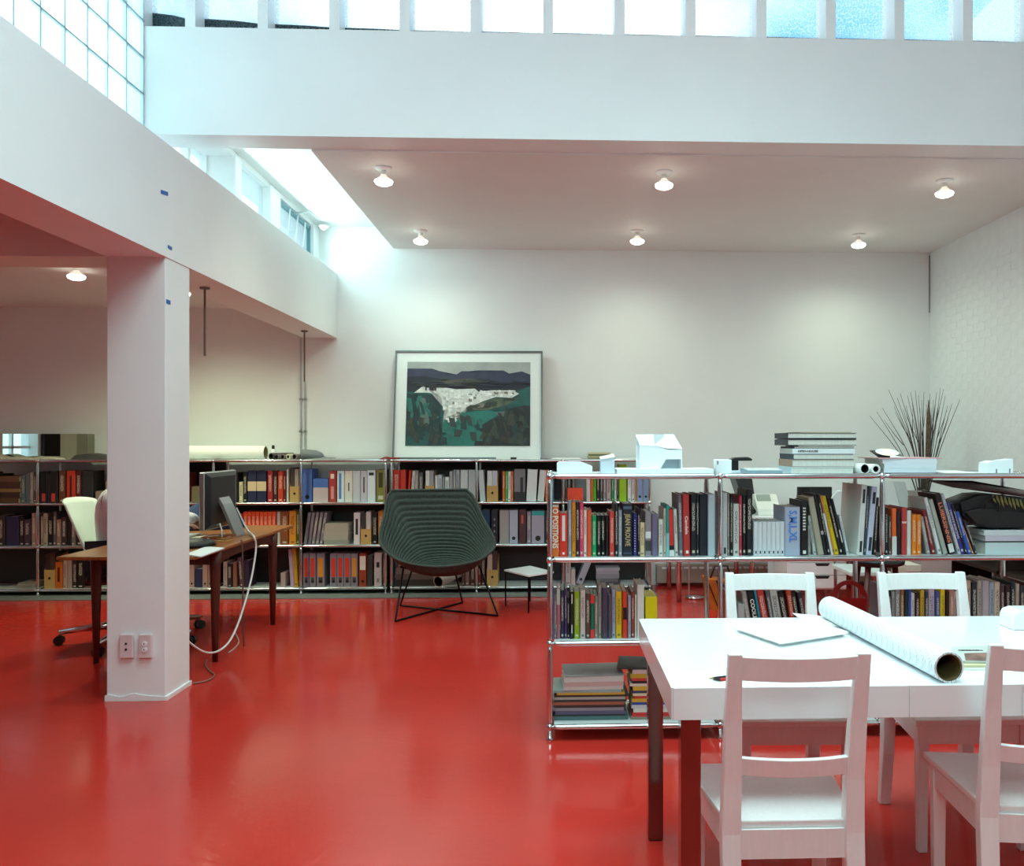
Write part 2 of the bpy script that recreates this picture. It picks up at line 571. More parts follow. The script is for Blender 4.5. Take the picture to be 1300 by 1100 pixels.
# opening casement with a dark sash, arm and catch
y0, y1 = yu(356), yu(395)
fr = MB()
fr.box(SX - .03, SX - .005, y0, y1, 3.285, 3.318).box(SX - .03, SX - .005, y0, y0 + .03, 2.98, 3.318).box(SX - .03, SX - .005, y1 - .03, y1, 2.98, 3.318)
so = fr.build('sash', mat('grey_teal_sash', '#5f8c96', 0.5), sw)
for k in (0.25, 0.5, 0.75):
    y = y0 + (y1 - y0) * k
    MB().tube([(SX - .02, y, 2.98), (SX + .01, y, 3.3)], 0.007, 6).build('glazing_bar', M_white, sw, smooth=True)
MB().tube([(SX, y0 + .35, 3.30), (SX + .12, y0 + .42, 3.335), (SX + .15, y0 + .6, 3.31)], 0.008, 6).build('stay_arm', M_steel, sw, smooth=True)
MB().lathe([(0.01, 0), (0.05, 0.03), (0.05, 0.036), (0.01, 0.04)], (SX + .10, yu(397), 3.30), 14).build('fan_bracket', M_white, sw, smooth=True)
# baseboard heater along the back wall
h = thing('baseboard_heater', 'beige slotted baseboard heater along the back wall under the desk', 'heater', (2.2, 8.1, 0))
box_obj('body', mat('heater_enamel', '#a89c90', 0.5), 0.95, 3.55, 8.10, 8.195, 0.03, 0.20, h, bevel=0.006)
for i in range(36):
    x = 1.0 + i * 0.07
    box_obj('fin', M_white, x, x + 0.05, 8.088, 8.10, 0.165, 0.183, h)
# ceiling-mounted rod and wall pipes
for (u, v, v1, lb) in ((260, 365, 452, 'thin dark rod hanging from the beam beside the pillar'), (386.5, 420, 485, 'thin dark rod hanging from the beam end by the wall pipe')):
    p = at(u, v, Z=2.33)
    z1 = at(u, v1, Y=p.y).z
    r_ = thing('ceiling_rod', lb, 'rod', (p.x, p.y, z1))
    MB().tube([(p.x, p.y, 2.328), (p.x, p.y, z1)], 0.007, 8).build('rod', mat('rusty_steel', '#6a5a50', 0.6, 0.3), r_)
    MB().lathe([(0.03, 0), (0.03, 0.01)], (p.x, p.y, 2.3195), 12).build('flange', mat('rusty_steel'), r_)
for i, u in enumerate((381, 386.5)):
    q = at(u, 500, Y=8.17)
    nm = ('left', 'right')[i]
    zt = (2.33, at(u, 485, Y=8.17).z)[i]
    c_ = thing('conduit_pipe', 'thin grey conduit on the back wall, %s one of the pair' % nm, 'pipe', (q.x, 8.17, 1.2), group='conduits on the back wall')
    MB().tube([(q.x, 8.19, 1.2), (q.x, 8.19, zt)], 0.007, 8).build('tube', mat('conduit_grey', '#b0b4b2', 0.5), c_)
    for z in (1.45, 1.75):
        box_obj('clip', M_steel, q.x - .012, q.x + .012, 8.18, 8.2, z, z + .015, c_)
box_obj('corner_crack_strip', mat('dark_strip', '#77797a', 0.7), 3.59, 3.596, 8.19, 8.197, 2.6, 3.15,
        label='thin dark vertical strip in the right back corner under the ceiling', cat='strip')  # thin strip added to stand for the crack line in the corner
# blue tape marks on beam and pillar
for (u0, v0, u1, v1), nm in (((204, 241, 213, 249), 'widest blue tape piece, high on the beam'), ((213, 311, 218, 318), 'small blue tape piece at the beam underside level'),
                             ((211, 380, 216, 387), 'lowest small blue tape piece, on the pillar')):
    if v0 < 340:
        a, b = at(u0, v0, X=-2.04), at(u1, v1, X=-2.04)
        a2 = at(u1, v0 + 3, X=-2.04)
        MB().extr([(a.y, a.z), (a2.y, a2.z), (b.y, b.z), (a.y, a.z - (a2.z - b.z))], 'x', -2.0405, -2.038).build('tape_piece', M_blue_tape, label=nm, cat='tape', group='blue tape marks')
    else:
        a, b = at(u0, v0, X=-2.045), at(u1, v1, X=-2.045)
        box_obj('tape_piece', M_blue_tape, -2.0455, -2.043, a.y, b.y, b.z, a.z, label=nm, cat='tape', group='blue tape marks')
# outlets on the pillar
for k, (u0, u1) in enumerate(((154, 171.5), (178, 194.5))):
    a, b = at(u0, 805, Y=4.635), at(u1, 835, Y=4.635)
    o = thing('wall_outlet', ('data socket plate with two dark ports low on the pillar', 'power socket plate with two light outlets low on the pillar')[k], 'outlet',
              ((a.x + b.x) / 2, 4.63, b.z), group='socket plates on the pillar')
    cx = (a.x + b.x) / 2
    box_obj('plate', mat('pinkish_plate', '#dcc8c8', 0.4), a.x, b.x, 4.612, 4.635, b.z, a.z, o, bevel=0.005)
    for j in (0.38, 0.62):
        z = b.z + (a.z - b.z) * j
        if k == 0:
            MB().tube([(cx, 4.613, z), (cx, 4.609, z)], 0.006, 8).build('port', M_black, o)
        else:
            so = MB().tube([(cx, 4.614, z), (cx, 4.606, z)], 0.013, 12).build('socket', M_white, o)
            box_obj('slot', M_black, cx - .002, cx + .001, 4.604, 4.607, z - .004, z + .005, so)


def ceiling_lamp(x, y, z, label, power, tone=(0.82, 1.0, 0.78), cone=168):
    t = thing('ceiling_lamp', label, 'lamp', (x, y, z - 0.13), group='bare ceiling lamps')
    MB().lathe([(0.055, 0), (0.058, -0.005), (0.05, -0.014), (0.03, -0.02), (0.02, -0.021)], (x, y, z), 20).build('ceiling_plate', M_white, t, smooth=True)
    MB().lathe([(0.017, -0.018), (0.019, -0.035), (0.018, -0.05)], (x, y, z), 14).build('socket', mat('porcelain', '#e8e6e0', 0.3), t, smooth=True)
    bb = MB().lathe([(0.018, -0.048), (0.026, -0.06), (0.05, -0.078), (0.058, -0.086)], (x, y, z), 20).build('reflector', mat('frosted_reflector', '#dcdcd4', 0.3, emit=('#fff4e0', 0.5)), t, smooth=True)
    MB().lathe([(0.058, -0.086), (0.061, -0.093), (0.055, -0.106), (0.035, -0.116), (0.0005, -0.12)], (x, y, z), 20).build(
        'bulb_lens', mat('lit_bulb', '#fff6e0', 0.4, emit=('#fff8e8', 9.0)), bb, smooth=True)
    l = bpy.data.lights.new('lamp_glow', 'SPOT')
    l.energy, l.color, l.spot_size, l.spot_blend, l.shadow_soft_size = power, tone, math.radians(cone), 1.0, 0.06
    lo = bpy.data.objects.new('lamp_glow', l)
    lo.location = (0, 0, -0.005)
    link(lo, t, W[t])


LAMPS = [((487, 212), 'front row ceiling lamp nearest the clerestory slot'), ((843, 217), 'middle ceiling lamp of the front row'),
         ((1199, 228), 'front row ceiling lamp near the right brick wall'), ((534, 292), 'back row ceiling lamp above the framed painting'),
         ((809, 292), 'middle ceiling lamp of the back row'), ((1090, 297), 'back row ceiling lamp near the corner')]
for (u, v), lb in LAMPS:
    q = at(u, v, Z=3.18)
    ceiling_lamp(q.x, q.y, 3.175, lb, 27)
q = at(97, 343, Z=2.6)
ceiling_lamp(q.x, q.y, 2.645, 'ceiling lamp in the low bay left of the pillar', 72, (0.84, 1.0, 0.66), 160)
ceiling_lamp(-3.0, 7.1, 2.645, 'ceiling lamp of the low bay hidden behind the pillar', 72, (0.84, 1.0, 0.66), 160)

# ------------------------------------------------------------------ tubular bookcases
ballm = bpy.data.meshes.new('ball_joint')
_b = MB().lathe([(0.0005, -0.017), (0.012, -0.012), (0.017, 0), (0.012, 0.012), (0.0005, 0.017)], seg=10)
ballm.from_pydata(_b.v, [], _b.f)
ballm.materials.append(M_chrome)
for p in ballm.polygons: p.use_smooth = True


def bookcase(xs, yf, yb, zs, label, backs=()):
    """tube frame with ball joints, shelf panels between the tubes, optional back panels {(bay, tier)}"""
    t = thing('tube_bookcase', label, 'bookcase', ((xs[0] + xs[-1]) / 2, yf, 0))
    R = 0.0125
    for x in xs:
        for y in (yf, yb):
            for z0, z1 in zip([0.0] + zs[:-1], zs):
                b = MB()
                if z0 == 0:
                    b.tube([(x, y, 0.0), (x, y, 0.012), (x, y, 0.02), (x, y, z1 - .012)], [0.016, 0.016, 0.009, 0.009], 8)
                    b.build('foot', M_chrome, t, smooth=True)
                else:
                    b.tube([(x, y, z0 + .012), (x, y, z0 + .03), (x, y, z0 + .05), (x, y, z1 - .05), (x, y, z1 - .03), (x, y, z1 - .012)],
                           [0.009, 0.010, R, R, 0.010, 0.009], 8)
                    b.build('post', M_tube, t, smooth=True)
            for z in zs:
                inst('ball_joint', ballm, Vector((x, y, z)) - W[t], t)
    for z in zs:
        for a, b_ in zip(xs[:-1], xs[1:]):
            for y in (yf, yb):
                MB().tube([(a + .014, y, z), (a + .03, y, z), (a + .05, y, z), (b_ - .05, y, z), (b_ - .03, y, z), (b_ - .014, y, z)],
                          [0.009, 0.010, R, R, 0.010, 0.009], 8).build('rail', M_tube, t, smooth=True)
            box_obj('shelf_panel', M_panel, a + .02, b_ - .02, yf + .012, yb - .012, z - .002, z + .008, t)
        for x in xs:
            MB().tube([(x, yf + .014, z), (x, yf + .05, z), (x, yb - .05, z), (x, yb - .014, z)], [0.009, R, R, 0.009], 8).build('rail', M_tube, t, smooth=True)
    for (i, k) in backs:
        box_obj('back_panel', M_darkpanel, xs[i] + .015, xs[i + 1] - .015, yb - .006, yb + .004, zs[k] + .012, zs[k + 1] - .012, t)
    return t


FYF, FYB = 3.935, 4.295
FZ = [0.064, 0.443, 0.822, 1.202]
FX = [-0.025, 0.753, 1.504, 2.26]
bookcase(FX, FYF, FYB, FZ, 'open chrome tube bookcase dividing the room behind the white table')
RYF, RYB = 7.80, 8.15
RZ = [0.05, 0.43, 0.809, 1.19]


def rx(u):
    return at(u, 640, Y=RYF).x


RA = [rx(u) for u in (-63, 48, 160, 271, 382, 489.5)]
RB = [rx(u) for u in (497, 605, 715, 825)]
bookcase(RA, RYF, RYB, RZ, 'long chrome tube bookcase on the back wall behind pillar and wooden desk',
         [(i, k) for i in range(5) for k in (0, 1)] + [(2, 2)])
bookcase(RB, RYF, RYB, RZ, 'chrome tube bookcase on the back wall under the framed painting',
         [(i, k) for i in range(3) for k in (0, 1)] + [(0, 2), (1, 2)])

# ------------------------------------------------------------------ books
PAL = {'white': '#e6e8e6', 'pale grey': '#c4c8cc', 'grey': '#909498', 'dark grey': '#54565a', 'black': '#131418', 'cream': '#dcd2bc', 'beige': '#b0a68e',
       'tan': '#c09a60', 'brown': '#6b4026', 'dark brown': '#35201c', 'red': '#c93226', 'dark red': '#8a2426', 'maroon': '#4a1c22', 'orange': '#df6a28',
       'amber': '#d8932a', 'yellow': '#d6bb1c', 'lime green': '#98b81e', 'olive': '#7d7f3a', 'green': '#1d9a56', 'dark green': '#21493a', 'teal': '#1f8a88',
       'pale blue': '#a8bccb', 'blue': '#4668b4', 'navy': '#22284a', 'purple': '#4a3c78', 'mauve': '#786c84', 'pink': '#cc4a70', 'pale pink': '#c6a8a4', 'slate': '#5f6d72'}
PLIN = {k: hexc(v) for k, v in PAL.items()}


def cname(h):
    c = hexc(h)
    g = [x ** 0.45 for x in c[:3]]
    return min(PLIN, key=lambda k: sum((a - b ** 0.45) ** 2 for a, b in zip(g, PLIN[k][:3])))


def book_mesh(name, w, h, d, ox, parent=None, kind='book'):
    """upright volume, spine at y = 0, origin at the bottom; ox shifts the left edge"""
    t = min(0.003, w * 0.2)
    b = MB()
    x0, x1 = ox, ox + w
    if kind == 'box':
        b.box(x0, x1, 0, d, 0, h)
        return b, None
    r = min(0.004, w * 0.3)
    b.extr([(x0 + r, 0), (x1 - r, 0), (x1, r), (x1, r + t), (x0, r + t), (x0, r)], 'z', 0, h)
    b.box(x0, x0 + t, r + t, d, 0, h).box(x1 - t, x1, r + t, d, 0, h)
    pg = MB().box(x0 + t, x1 - t, r + t, d - .004, 0.003, h - .004)
    return b, pg


def put_book(x0, x1, h, col, ysp, zb, dep, label, group, top_dx=0.0, o=None, cat='book'):
    o = o or {}
    w = max(0.004, x1 - x0 - 0.0006)
    ang = math.atan2(top_dx, h)
    ox = 0.0 if ang <= 0 else -w
    kind = o.get('kind', 'book')
    if ang:
        h = h / math.cos(ang) - w * abs(math.sin(ang)) * 0.9
    b, pg = book_mesh('book', w, h, dep, ox, kind='box' if kind in ('binder', 'boxed') else 'book')
    nm = {'binder': 'ring_binder', 'boxed': 'storage_box', 'magazine': 'magazine'}.get(kind, 'book')
    me = bpy.data.meshes.new(nm)
    me.from_pydata(b.v, [], b.f)
    me.materials.append(M_cover if kind == 'book' and not o.get('plain') and not o.get('text') and not o.get('panel') else M_card)
    ob = bpy.data.objects.new(nm, me)
    ob.location = (x0 - ox * (1 if ang > 0 else 0), ysp, zb)
    ob.rotation_euler = (0, ang, 0)
    ob.color = hexc(col)
    link(ob, None, ob.location)
    tag(ob, label, {'binder': 'binder', 'boxed': 'box', 'magazine': 'magazine'}.get(kind, cat), group)
    if pg:
        pm = bpy.data.meshes.new('pages')
        pm.from_pydata(pg.v, [], pg.f)
        pm.materials.append(M_pages)
        inst('pages', pm, (0, 0, 0), ob)
    for (f0, f1, z0, z1, pc) in o.get('panel', ()):
        pb = MB().box(ox + w * f0, ox + w * f1, -0.0012, 0.0002, h * z0, h * z1)
        pm = bpy.data.meshes.new('spine_label')
        pm.from_pydata(pb.v, [], pb.f)
        pm.materials.append(M_card)
        po = inst('spine_label', pm, (0, 0, 0), ob)
        po.color = hexc(pc)
    if o.get('text'):
        txt, tc, frac, zc = o['text']
        m = mat('print_' + tc.strip('#'), tc, 0.6)
        span = h * frac
        me_ = text_mesh(txt, 0.02)
        L = max(v.co.x for v in me_.vertices) - min(v.co.x for v in me_.vertices)
        T = max(v.co.y for v in me_.vertices) - min(v.co.y for v in me_.vertices)
        lettering(txt, 0.02, m, ob, (ox + w / 2, -0.0012, h * zc), (0, H90, 0) if False else (H90, H90, 0), span / L, (w * o.get('tw', 0.62)) / T)
    if kind == 'binder':
        z = h * 0.16
        rb = MB().lathe([(w * .10, 0), (w * .22, 0), (w * .22, 0.002), (w * .10, 0.002)], seg=12)
        rm = bpy.data.meshes.new('finger_ring')
        rm.from_pydata(rb.v, [], rb.f)
        rm.materials.append(M_black)
        ro = inst('finger_ring', rm, (ox + w / 2, 0.0, z), ob)
        ro.rotation_euler = (H90, 0, 0)
    return ob


def put_file(x0, x1, h, ysp, zb, dep, label, group):
    """kraft magazine file, open at the top, with a finger hole in the front board"""
    t = thing('magazine_file', label, 'magazine file', ((x0 + x1) / 2, ysp, zb), group=group)
    k = 0.003
    hb = min(0.30, h * 1.9)
    box_obj('front_board', M_kraft, x0, x1, ysp, ysp + k, zb, zb + h, t)
    for a in (x0, x1 - k):
        MB().extr([(ysp + k, zb), (ysp + dep, zb), (ysp + dep, zb + hb), (ysp + dep * .6, zb + hb), (ysp + k, zb + h)], 'x', a, a + k).build('side_board', M_kraft, t)
    box_obj('base_board', M_kraft, x0 + k, x1 - k, ysp + k, ysp + dep, zb, zb + k, t)
    cx, cz = (x0 + x1) / 2, zb + h * 0.55
    MB().tube([(cx, ysp - .0015, cz), (cx, ysp + .001, cz)], min(0.011, (x1 - x0) * .2), 12).build('finger_hole', M_dark, t)


HID = []


def row(place, group, ysp, zb, dep, items, hmax=0.345):
    n = 0
    for it in items:
        u0, u1, vt, colr = it[:4]
        o = it[4] if len(it) > 4 else {}
        if o.get('hid') or (group == rg_ and hidden(u0, u1, zb)):
            HID.append((at(u0, 650, Y=ysp).x, at(u1, 650, Y=ysp).x - .0006, ysp, ysp + dep, zb, zb + min(at(u0, vt, Y=ysp).z - zb, hmax), colr))
            continue
        n += 1
        a, b = at(u0, 650, Y=ysp).x, at(u1, 650, Y=ysp).x
        h = min(at(u0, vt, Y=ysp).z - zb, hmax)
        dx = 0.0
        if 'top' in o:
            dx = at(o['top'], 650, Y=ysp).x - a
        if o.get('kind') == 'file':
            put_file(a, b, h, ysp, zb, dep, 'kraft magazine file, %s from left, %s' % (ORD[n], place), group)
            for q, (mc, mv) in enumerate(o.get('inside', ())):
                m_ = len(o['inside'])
                x = a + .004 + (b - a - .008) * q / m_
                put_book(x, x + (b - a - .008) / m_, min(at(u0, mv, Y=ysp).z - zb - .004, hmax), mc, ysp + .006, zb + .004, dep * .8,
                         '%s %s magazine in %s kraft file, %s' % (('left', 'right')[q], cname(mc), ORD[n], place), group, 0, {'kind': 'magazine'})
            continue
        kd = {'binder': 'ring binder', 'boxed': 'box', 'magazine': 'magazine'}.get(o.get('kind'), 'book')
        lab = '%s %s%s, %s from left, %s' % (o.get('name', cname(colr)), kd, (' ' + o['w']) if 'w' in o else '', ORD[n], place)
        if len(lab.split()) > 16:
            lab = '%s %s, %s from left, %s' % (o.get('name', cname(colr)), kd, ORD[n], place)
        put_book(a, b, h, colr, ysp + o.get('dy', random.uniform(0, .012)), zb, o.get('dep', dep * random.uniform(.85, 1)), lab, group, dx, o)


rg_ = 'books in the back bookcases'


def hidden(u0, u1, zb):
    """back-shelf books that the photo does not show: behind pillar, computer, lounge chair or the front books"""
    if u1 < 0 or (142 < u0 and u1 < 236):
        return True
    t_ = 3 if zb > .8 else 2 if zb > .4 else 1
    return (t_ < 3 and 275 < u0 and u1 < 301 and t_ == 2) or (t_ == 3 and 273 < u0 and u1 < 303) or (t_ == 2 and 498 < u0 and u1 < 603) or (t_ == 2 and u0 > 716)


def stack(place, group, x0, x1, y0, y1, zb, items, kind='book', hgt=None):
    """flat pile from the bottom up: (thickness, colour, dx, dw)"""
    z = zb
    n = 0
    for it in items:
        th, colr = it[0], it[1]
        dx, dw = (it[2], it[3]) if len(it) > 3 else (random.uniform(-.008, .008), random.uniform(-.01, .01))
        o = it[4] if len(it) > 4 else {}
        n += 1
        nm = 'magazine' if kind == 'magazine' else 'storage_box' if kind == 'box' else 'book'
        a, b = x0 + dx - dw / 2, x1 + dx + dw / 2
        t = min(0.0025, th * .2)
        c = MB().box(a, b, y0, y1, z, z + t).box(a, b, y0, y1, z + th - t, z + th)
        if o.get('spine', True):
            c.box(a, b, y0, y0 + .003, z + t, z + th - t)
        else:
            c.box(a, a + .003, y0, y1, z + t, z + th - t)
        ob = c.build(nm, M_card, label='%s %s%s, %s from bottom, %s' % (cname(colr), 'box' if kind == 'box' else nm, o.get('w', ''), ORD[n], place), cat='box' if kind == 'box' else nm, group=group)
        ob.color = hexc(colr)
        ob.rotation_euler.z = o.get('rz', 0.0)
        MB().box(a + .003, b - .003, y0 + (.003 if o.get('spine', True) else .002), y1 - .003, z + t, z + th - t).build('pages', M_pages, ob)
        if o.get('text'):
            lettering(o['text'], o.get('size', .014), M_letter_k, ob, Vector(((a + b) / 2 + o.get('tx', 0), y0 - .0008, z + th / 2)) - W[ob], (H90, 0, 0), *o.get('ts', (1, 1)))
        z += th + .0004
    return z


fg = 'books in the front bookcase'
YS = 3.985
ZT = FZ[2] + .009
pl_ = 'upper tier of front bookcase, left bay'
row(pl_, fg, YS, ZT, .22, [
    (700, 709.5, 644, '#e0702c', {'text': ('O POSITIONS', '#efe6d6', .8, .57), 'tw': .8, 'w': 'with big white lettering', 'dy': 0}),
    (710, 720.5, 652, '#d4331f', {'panel': ((.35, .72, .36, .95, '#e4d8d8'), (.4, .65, .05, .1, '#efe6d6')), 'w': 'with white spine strip', 'dy': 0}),
    (721.2, 726, 638, '#8f9aa6'), (726.2, 731, 638, '#d98a22'), (731.2, 735.8, 638, '#2a2430'), (736, 741, 638, '#d3456a'), (741.2, 745, 648, '#e8ddcc'),
    (745.2, 751, 648, '#d9573a'), (751.5, 757.5, 655, '#0f9a5a'), (758, 763, 655, '#0f1012'), (763.3, 768.5, 655, '#0f1012', {'name': 'narrow black'}), (768.8, 773.5, 655, '#131416'),
    (774, 780, 650, '#c9433c'), (780.6, 785, 640, '#1c2328'), (785.2, 790, 648, '#8b949d'),
    (790.5, 803, 640, '#161d28', {'text': ('JEAN PROUVE', '#b9a878', .62, .5), 'tw': .68, 'panel': ((.06, .94, .9, .95, '#4a6478'), (.06, .94, .05, .07, '#3a5468')), 'w': 'with gold lettering', 'dy': 0}),
    (804, 809.5, 652, '#2b2a6b', {'panel': tuple((.3, .55, .1 + .06 * k, .125 + .06 * k, '#c8c8dc') for k in range(13)), 'w': 'with dotted spine'}),
    (809.8, 812.4, 646, '#2a1d22'), (812.6, 819, 664, '#dcc49a'),
    (819.2, 827, 650, '#8a8388', {'panel': ((.05, .95, .4, .55, '#d8d8d8'), (.05, .95, .12, .35, '#3a3a40')), 'w': 'with photographic spine'}),
    (827.6, 835.5, 653, '#6d6580'), (836.4, 842.4, 660, '#d8d8cc'), (842.6, 845.6, 646, '#c0b6a8'), (845.8, 850, 642, '#1d8f86', {'panel': ((0.0, 1, .0, .45, '#7fb8b8'),), 'w': 'with pale lower spine'}),
    (850.4, 856.6, 646, '#14181a', {'panel': ((.1, .9, .22, .98, '#cf2b2a'), (.0, 1, .0, .12, '#d8dcd8')), 'w': 'with red spine panel', 'top': 848.6}),
    (857, 862, 647, '#cfccc2', {'top': 855}), (862.4, 867.8, 628, '#6a6a74', {'top': 860.5}),
    (868, 876.6, 628, '#b5302d', {'text': ('Candela', '#f0d8d0', .3, .5), 'tw': .45, 'panel': ((.35, .75, .04, .09, '#efe0d0'),), 'w': 'with white title', 'top': 866.4, 'dy': 0}),
    (877, 884, 628, '#14171d'), (884.4, 888, 628, '#24252c'), (888.3, 898.8, 628, '#161b26', {'plain': 1}), (899.3, 908.5, 628, '#b9cbd3', {'plain': 1})])
pm_ = 'upper tier of front bookcase, middle bay'
row(pm_, fg, YS, ZT, .22, [
    (917.5, 924, 626, '#c5c9c8', {'panel': ((.3, .7, .03, .13, '#222428'),), 'w': 'with black tag'}), (924.3, 927, 626, '#8a8078'), (927.3, 931, 628, '#15181a'), (931.2, 938.5, 640, '#c7cac2'),
    (938.7, 942.6, 630, '#b8344a'), (943, 948, 630, '#101214'), (948.3, 955.5, 622, '#14181e')] +
    [(957 + 5.6 * k, 957 + 5.6 * k + 5.5, 663, '#d4dade', {'plain': 1, 'panel': ((.35, .65, .06, .14, '#30343a'),), 'name': 'slim white set', 'dy': 0}) for k in range(7)] +
    [(996.6, 1016, 644, '#a6b0c4', {'text': ('S,M,L,XL', '#4f86d4', .66, .6), 'tw': .62, 'w': 'with blue lettering', 'dy': 0}),
     (1016.8, 1025.5, 636, '#0d0f12', {'panel': tuple((.3, .7, .46 + .055 * k, .49 + .055 * k, '#d0d0c8') for k in range(8)) + ((.3, .75, .03, .09, '#d8d8d0'),), 'w': 'with spaced white letters', 'dy': 0}),
     (1026.5, 1030, 667, '#9a9a94'), (1034, 1038.3, 655, '#b9c2bd', {'top': 1026.5}), (1039, 1046.8, 631, '#a39e8a', {'top': 1025.5, 'plain': 1}),
     (1047.2, 1051.2, 628, '#16181a', {'top': 1033.5, 'panel': ((.1, .9, .34, .4, '#a8a4a8'),), 'w': 'with pale band'}), (1051.6, 1055.4, 628, '#12161e', {'top': 1037.6}), (1055.8, 1058.2, 652, '#d3dcdf', {'top': 1045}),
     (1058.6, 1060.8, 630, '#d88a4a', {'top': 1041.5}), (1061, 1066.8, 630, '#cbb41a', {'top': 1043.5}), (1067.4, 1071.5, 632, '#101216', {'top': 1050}), (1072, 1075.8, 634, '#181a1e', {'top': 1055, 'panel': ((.3, .7, .22, .45, '#c8c8cc'),), 'w': 'with white strip'}),
     (1076.2, 1079.2, 655, '#d5dad9', {'top': 1066})])
PF = [(1088.5, 1096, 616, '#d7dad6', {'top': 1094, 'panel': ((.3, .7, .04, .2, '#26282c'), (.3, .7, .74, .94, '#26282c')), 'dep': .27, 'dy': 0, 'name': 'white portfolio'}),
      (1097, 1099.5, 618, '#3a4656', {'top': 1102, 'dy': .004}), (1100, 1107, 618, '#c2c9de', {'top': 1107.4, 'panel': ((.25, .75, .06, .26, '#2c2e3a'), (.25, .75, .75, .92, '#2c2e3a')), 'dy': 0, 'name': 'lilac portfolio'}),
      (1109, 1112.5, 632, '#2a1c1e', {'top': 1113})]
row('leaning right in front bookcase, middle bay', fg, YS, ZT, .24, PF)
row('upper tier of front bookcase, right bay', fg, YS, ZT, .22, [
    (1124, 1128, 645, '#16181a'), (1128.6, 1132.3, 656, '#4a4a4a'), (1132.6, 1138.4, 646, '#e0602a', {'panel': ((0, 1, 0, .4, '#d3d6d2'),), 'w': 'with white lower half'}), (1139, 1144, 650, '#1a1c20'),
    (1145, 1151.8, 645, '#b23a36', {'panel': ((0, 1, .67, .71, '#d8b8b0'),), 'w': 'with pale band'}), (1152, 1158, 649, '#d0d2cf'), (1158.6, 1164, 654, '#e07f1f'), (1164.4, 1170.6, 654, '#d9791f', {'name': 'wide amber'}),
    (1178, 1183.2, 656, '#8a8c8c', {'top': 1168.6}), (1184, 1189, 648, '#7d1f26', {'top': 1171.5}), (1191.6, 1196.4, 632, '#d2d7d7', {'top': 1173}), (1198.6, 1204.4, 634, '#a3a69b', {'top': 1179}),
    (1206, 1213, 626, '#241416', {'top': 1186, 'text': ('LUIERSINNIS', '#d87a60', .66, .52), 'tw': .7, 'panel': ((0.05, .95, .03, .17, '#d0d6d0'),), 'w': 'with red lettering', 'dy': 0}),
    (1217, 1220.8, 627, '#b9bcc4', {'top': 1194.5}), (1221.2, 1226.4, 638, '#3a2c78', {'top': 1201.6}), (1227, 1230, 640, '#1b2030', {'top': 1208}), (1230.4, 1235, 650, '#2f55b0', {'top': 1214}),
    (1235.6, 1238.4, 668, '#c27a34', {'top': 1222}), (1239, 1242, 662, '#2a2430', {'top': 1224})])
# middle tier
ZM = FZ[1] + .009
row('middle tier of front bookcase, left bay', fg, YS, ZM, .21, [
    (700.5, 703, 745, '#4a5a9a'), (703.3, 706.6, 756, '#7d7f7a'), (706.9, 711, 748, '#a86a78', {'panel': ((0, 1, .68, 1, '#b8b8ac'),), 'w': 'with grey upper spine'}), (711.6, 716.6, 750, '#2e2d47'), (716.9, 719.9, 748, '#4b3b66'),
    (720.2, 723.2, 760, '#201c22'), (723.5, 728.5, 752, '#161418', {'panel': ((.4, .7, .75, .95, '#c8c8c8'), (.4, .7, .12, .3, '#c8c8c8')), 'w': 'with two white marks'}), (729, 736, 752, '#8aa31e'), (736.6, 743.2, 750, '#c6b8b4'), (743.6, 749.4, 754, '#5b3d38'),
    (749.8, 754.8, 756, '#1f6a4a', {'panel': ((0, 1, .8, 1, '#d83a34'), (0, 1, 0, .2, '#d83a34')), 'w': 'with red ends'}), (755, 759.4, 758, '#8a8178'), (759.8, 764, 744, '#a09b8f'), (764.4, 772, 747, '#453f52'), (772.4, 776.6, 756, '#5a4e57'),
    (777, 781.6, 750, '#9ba0b5'), (782, 789.8, 752, '#d6b21e'), (790.6, 796.8, 752, '#d2402c', {'panel': ((.1, .9, .4, .66, '#1a1414'),), 'w': 'with black blot'}), (797.4, 801.2, 757, '#8f95a8'), (801.6, 806, 752, '#8f4038'), (806.4, 808.6, 756, '#d8d4c4'),
    (809, 818, 743, '#d8d6cc', {'plain': 1}), (819.5, 834.5, 759, '#d8c800', {'kind': 'boxed', 'dep': .2, 'panel': ((.15, .85, .05, .3, '#1a1c1c'),), 'w': 'with black patch'})])
row('middle tier of front bookcase, middle bay', fg, YS, ZM, .21, [
    (922, 927, 752, '#a8402c'), (927.5, 931.5, 750, '#26262a'), (931.8, 935.5, 748, '#d8d0c8'), (937, 946, 768, '#a8a6a2'), (951, 957.5, 752, '#9d938f', {'top': 942}), (959, 966.5, 748, '#0f1112', {'top': 948, 'text': ('COOLER', '#d8d8d0', .5, .55), 'tw': .7, 'w': 'with white lettering', 'dy': 0}),
    (967.5, 970.8, 749, '#2a9ab0', {'top': 957.5}), (971.5, 980.5, 748, '#b8332c', {'top': 960}), (981.5, 986.2, 750, '#5b5c64', {'top': 971.5}), (987, 997, 748, '#b9b6b0', {'top': 977}), (998, 1005.8, 750, '#131316', {'top': 987}), (1006.6, 1013, 748, '#b34230', {'top': 998}),
    (1014, 1020, 750, '#17181a', {'top': 1004}), (1022, 1028, 752, '#20222a', {'top': 1012})])
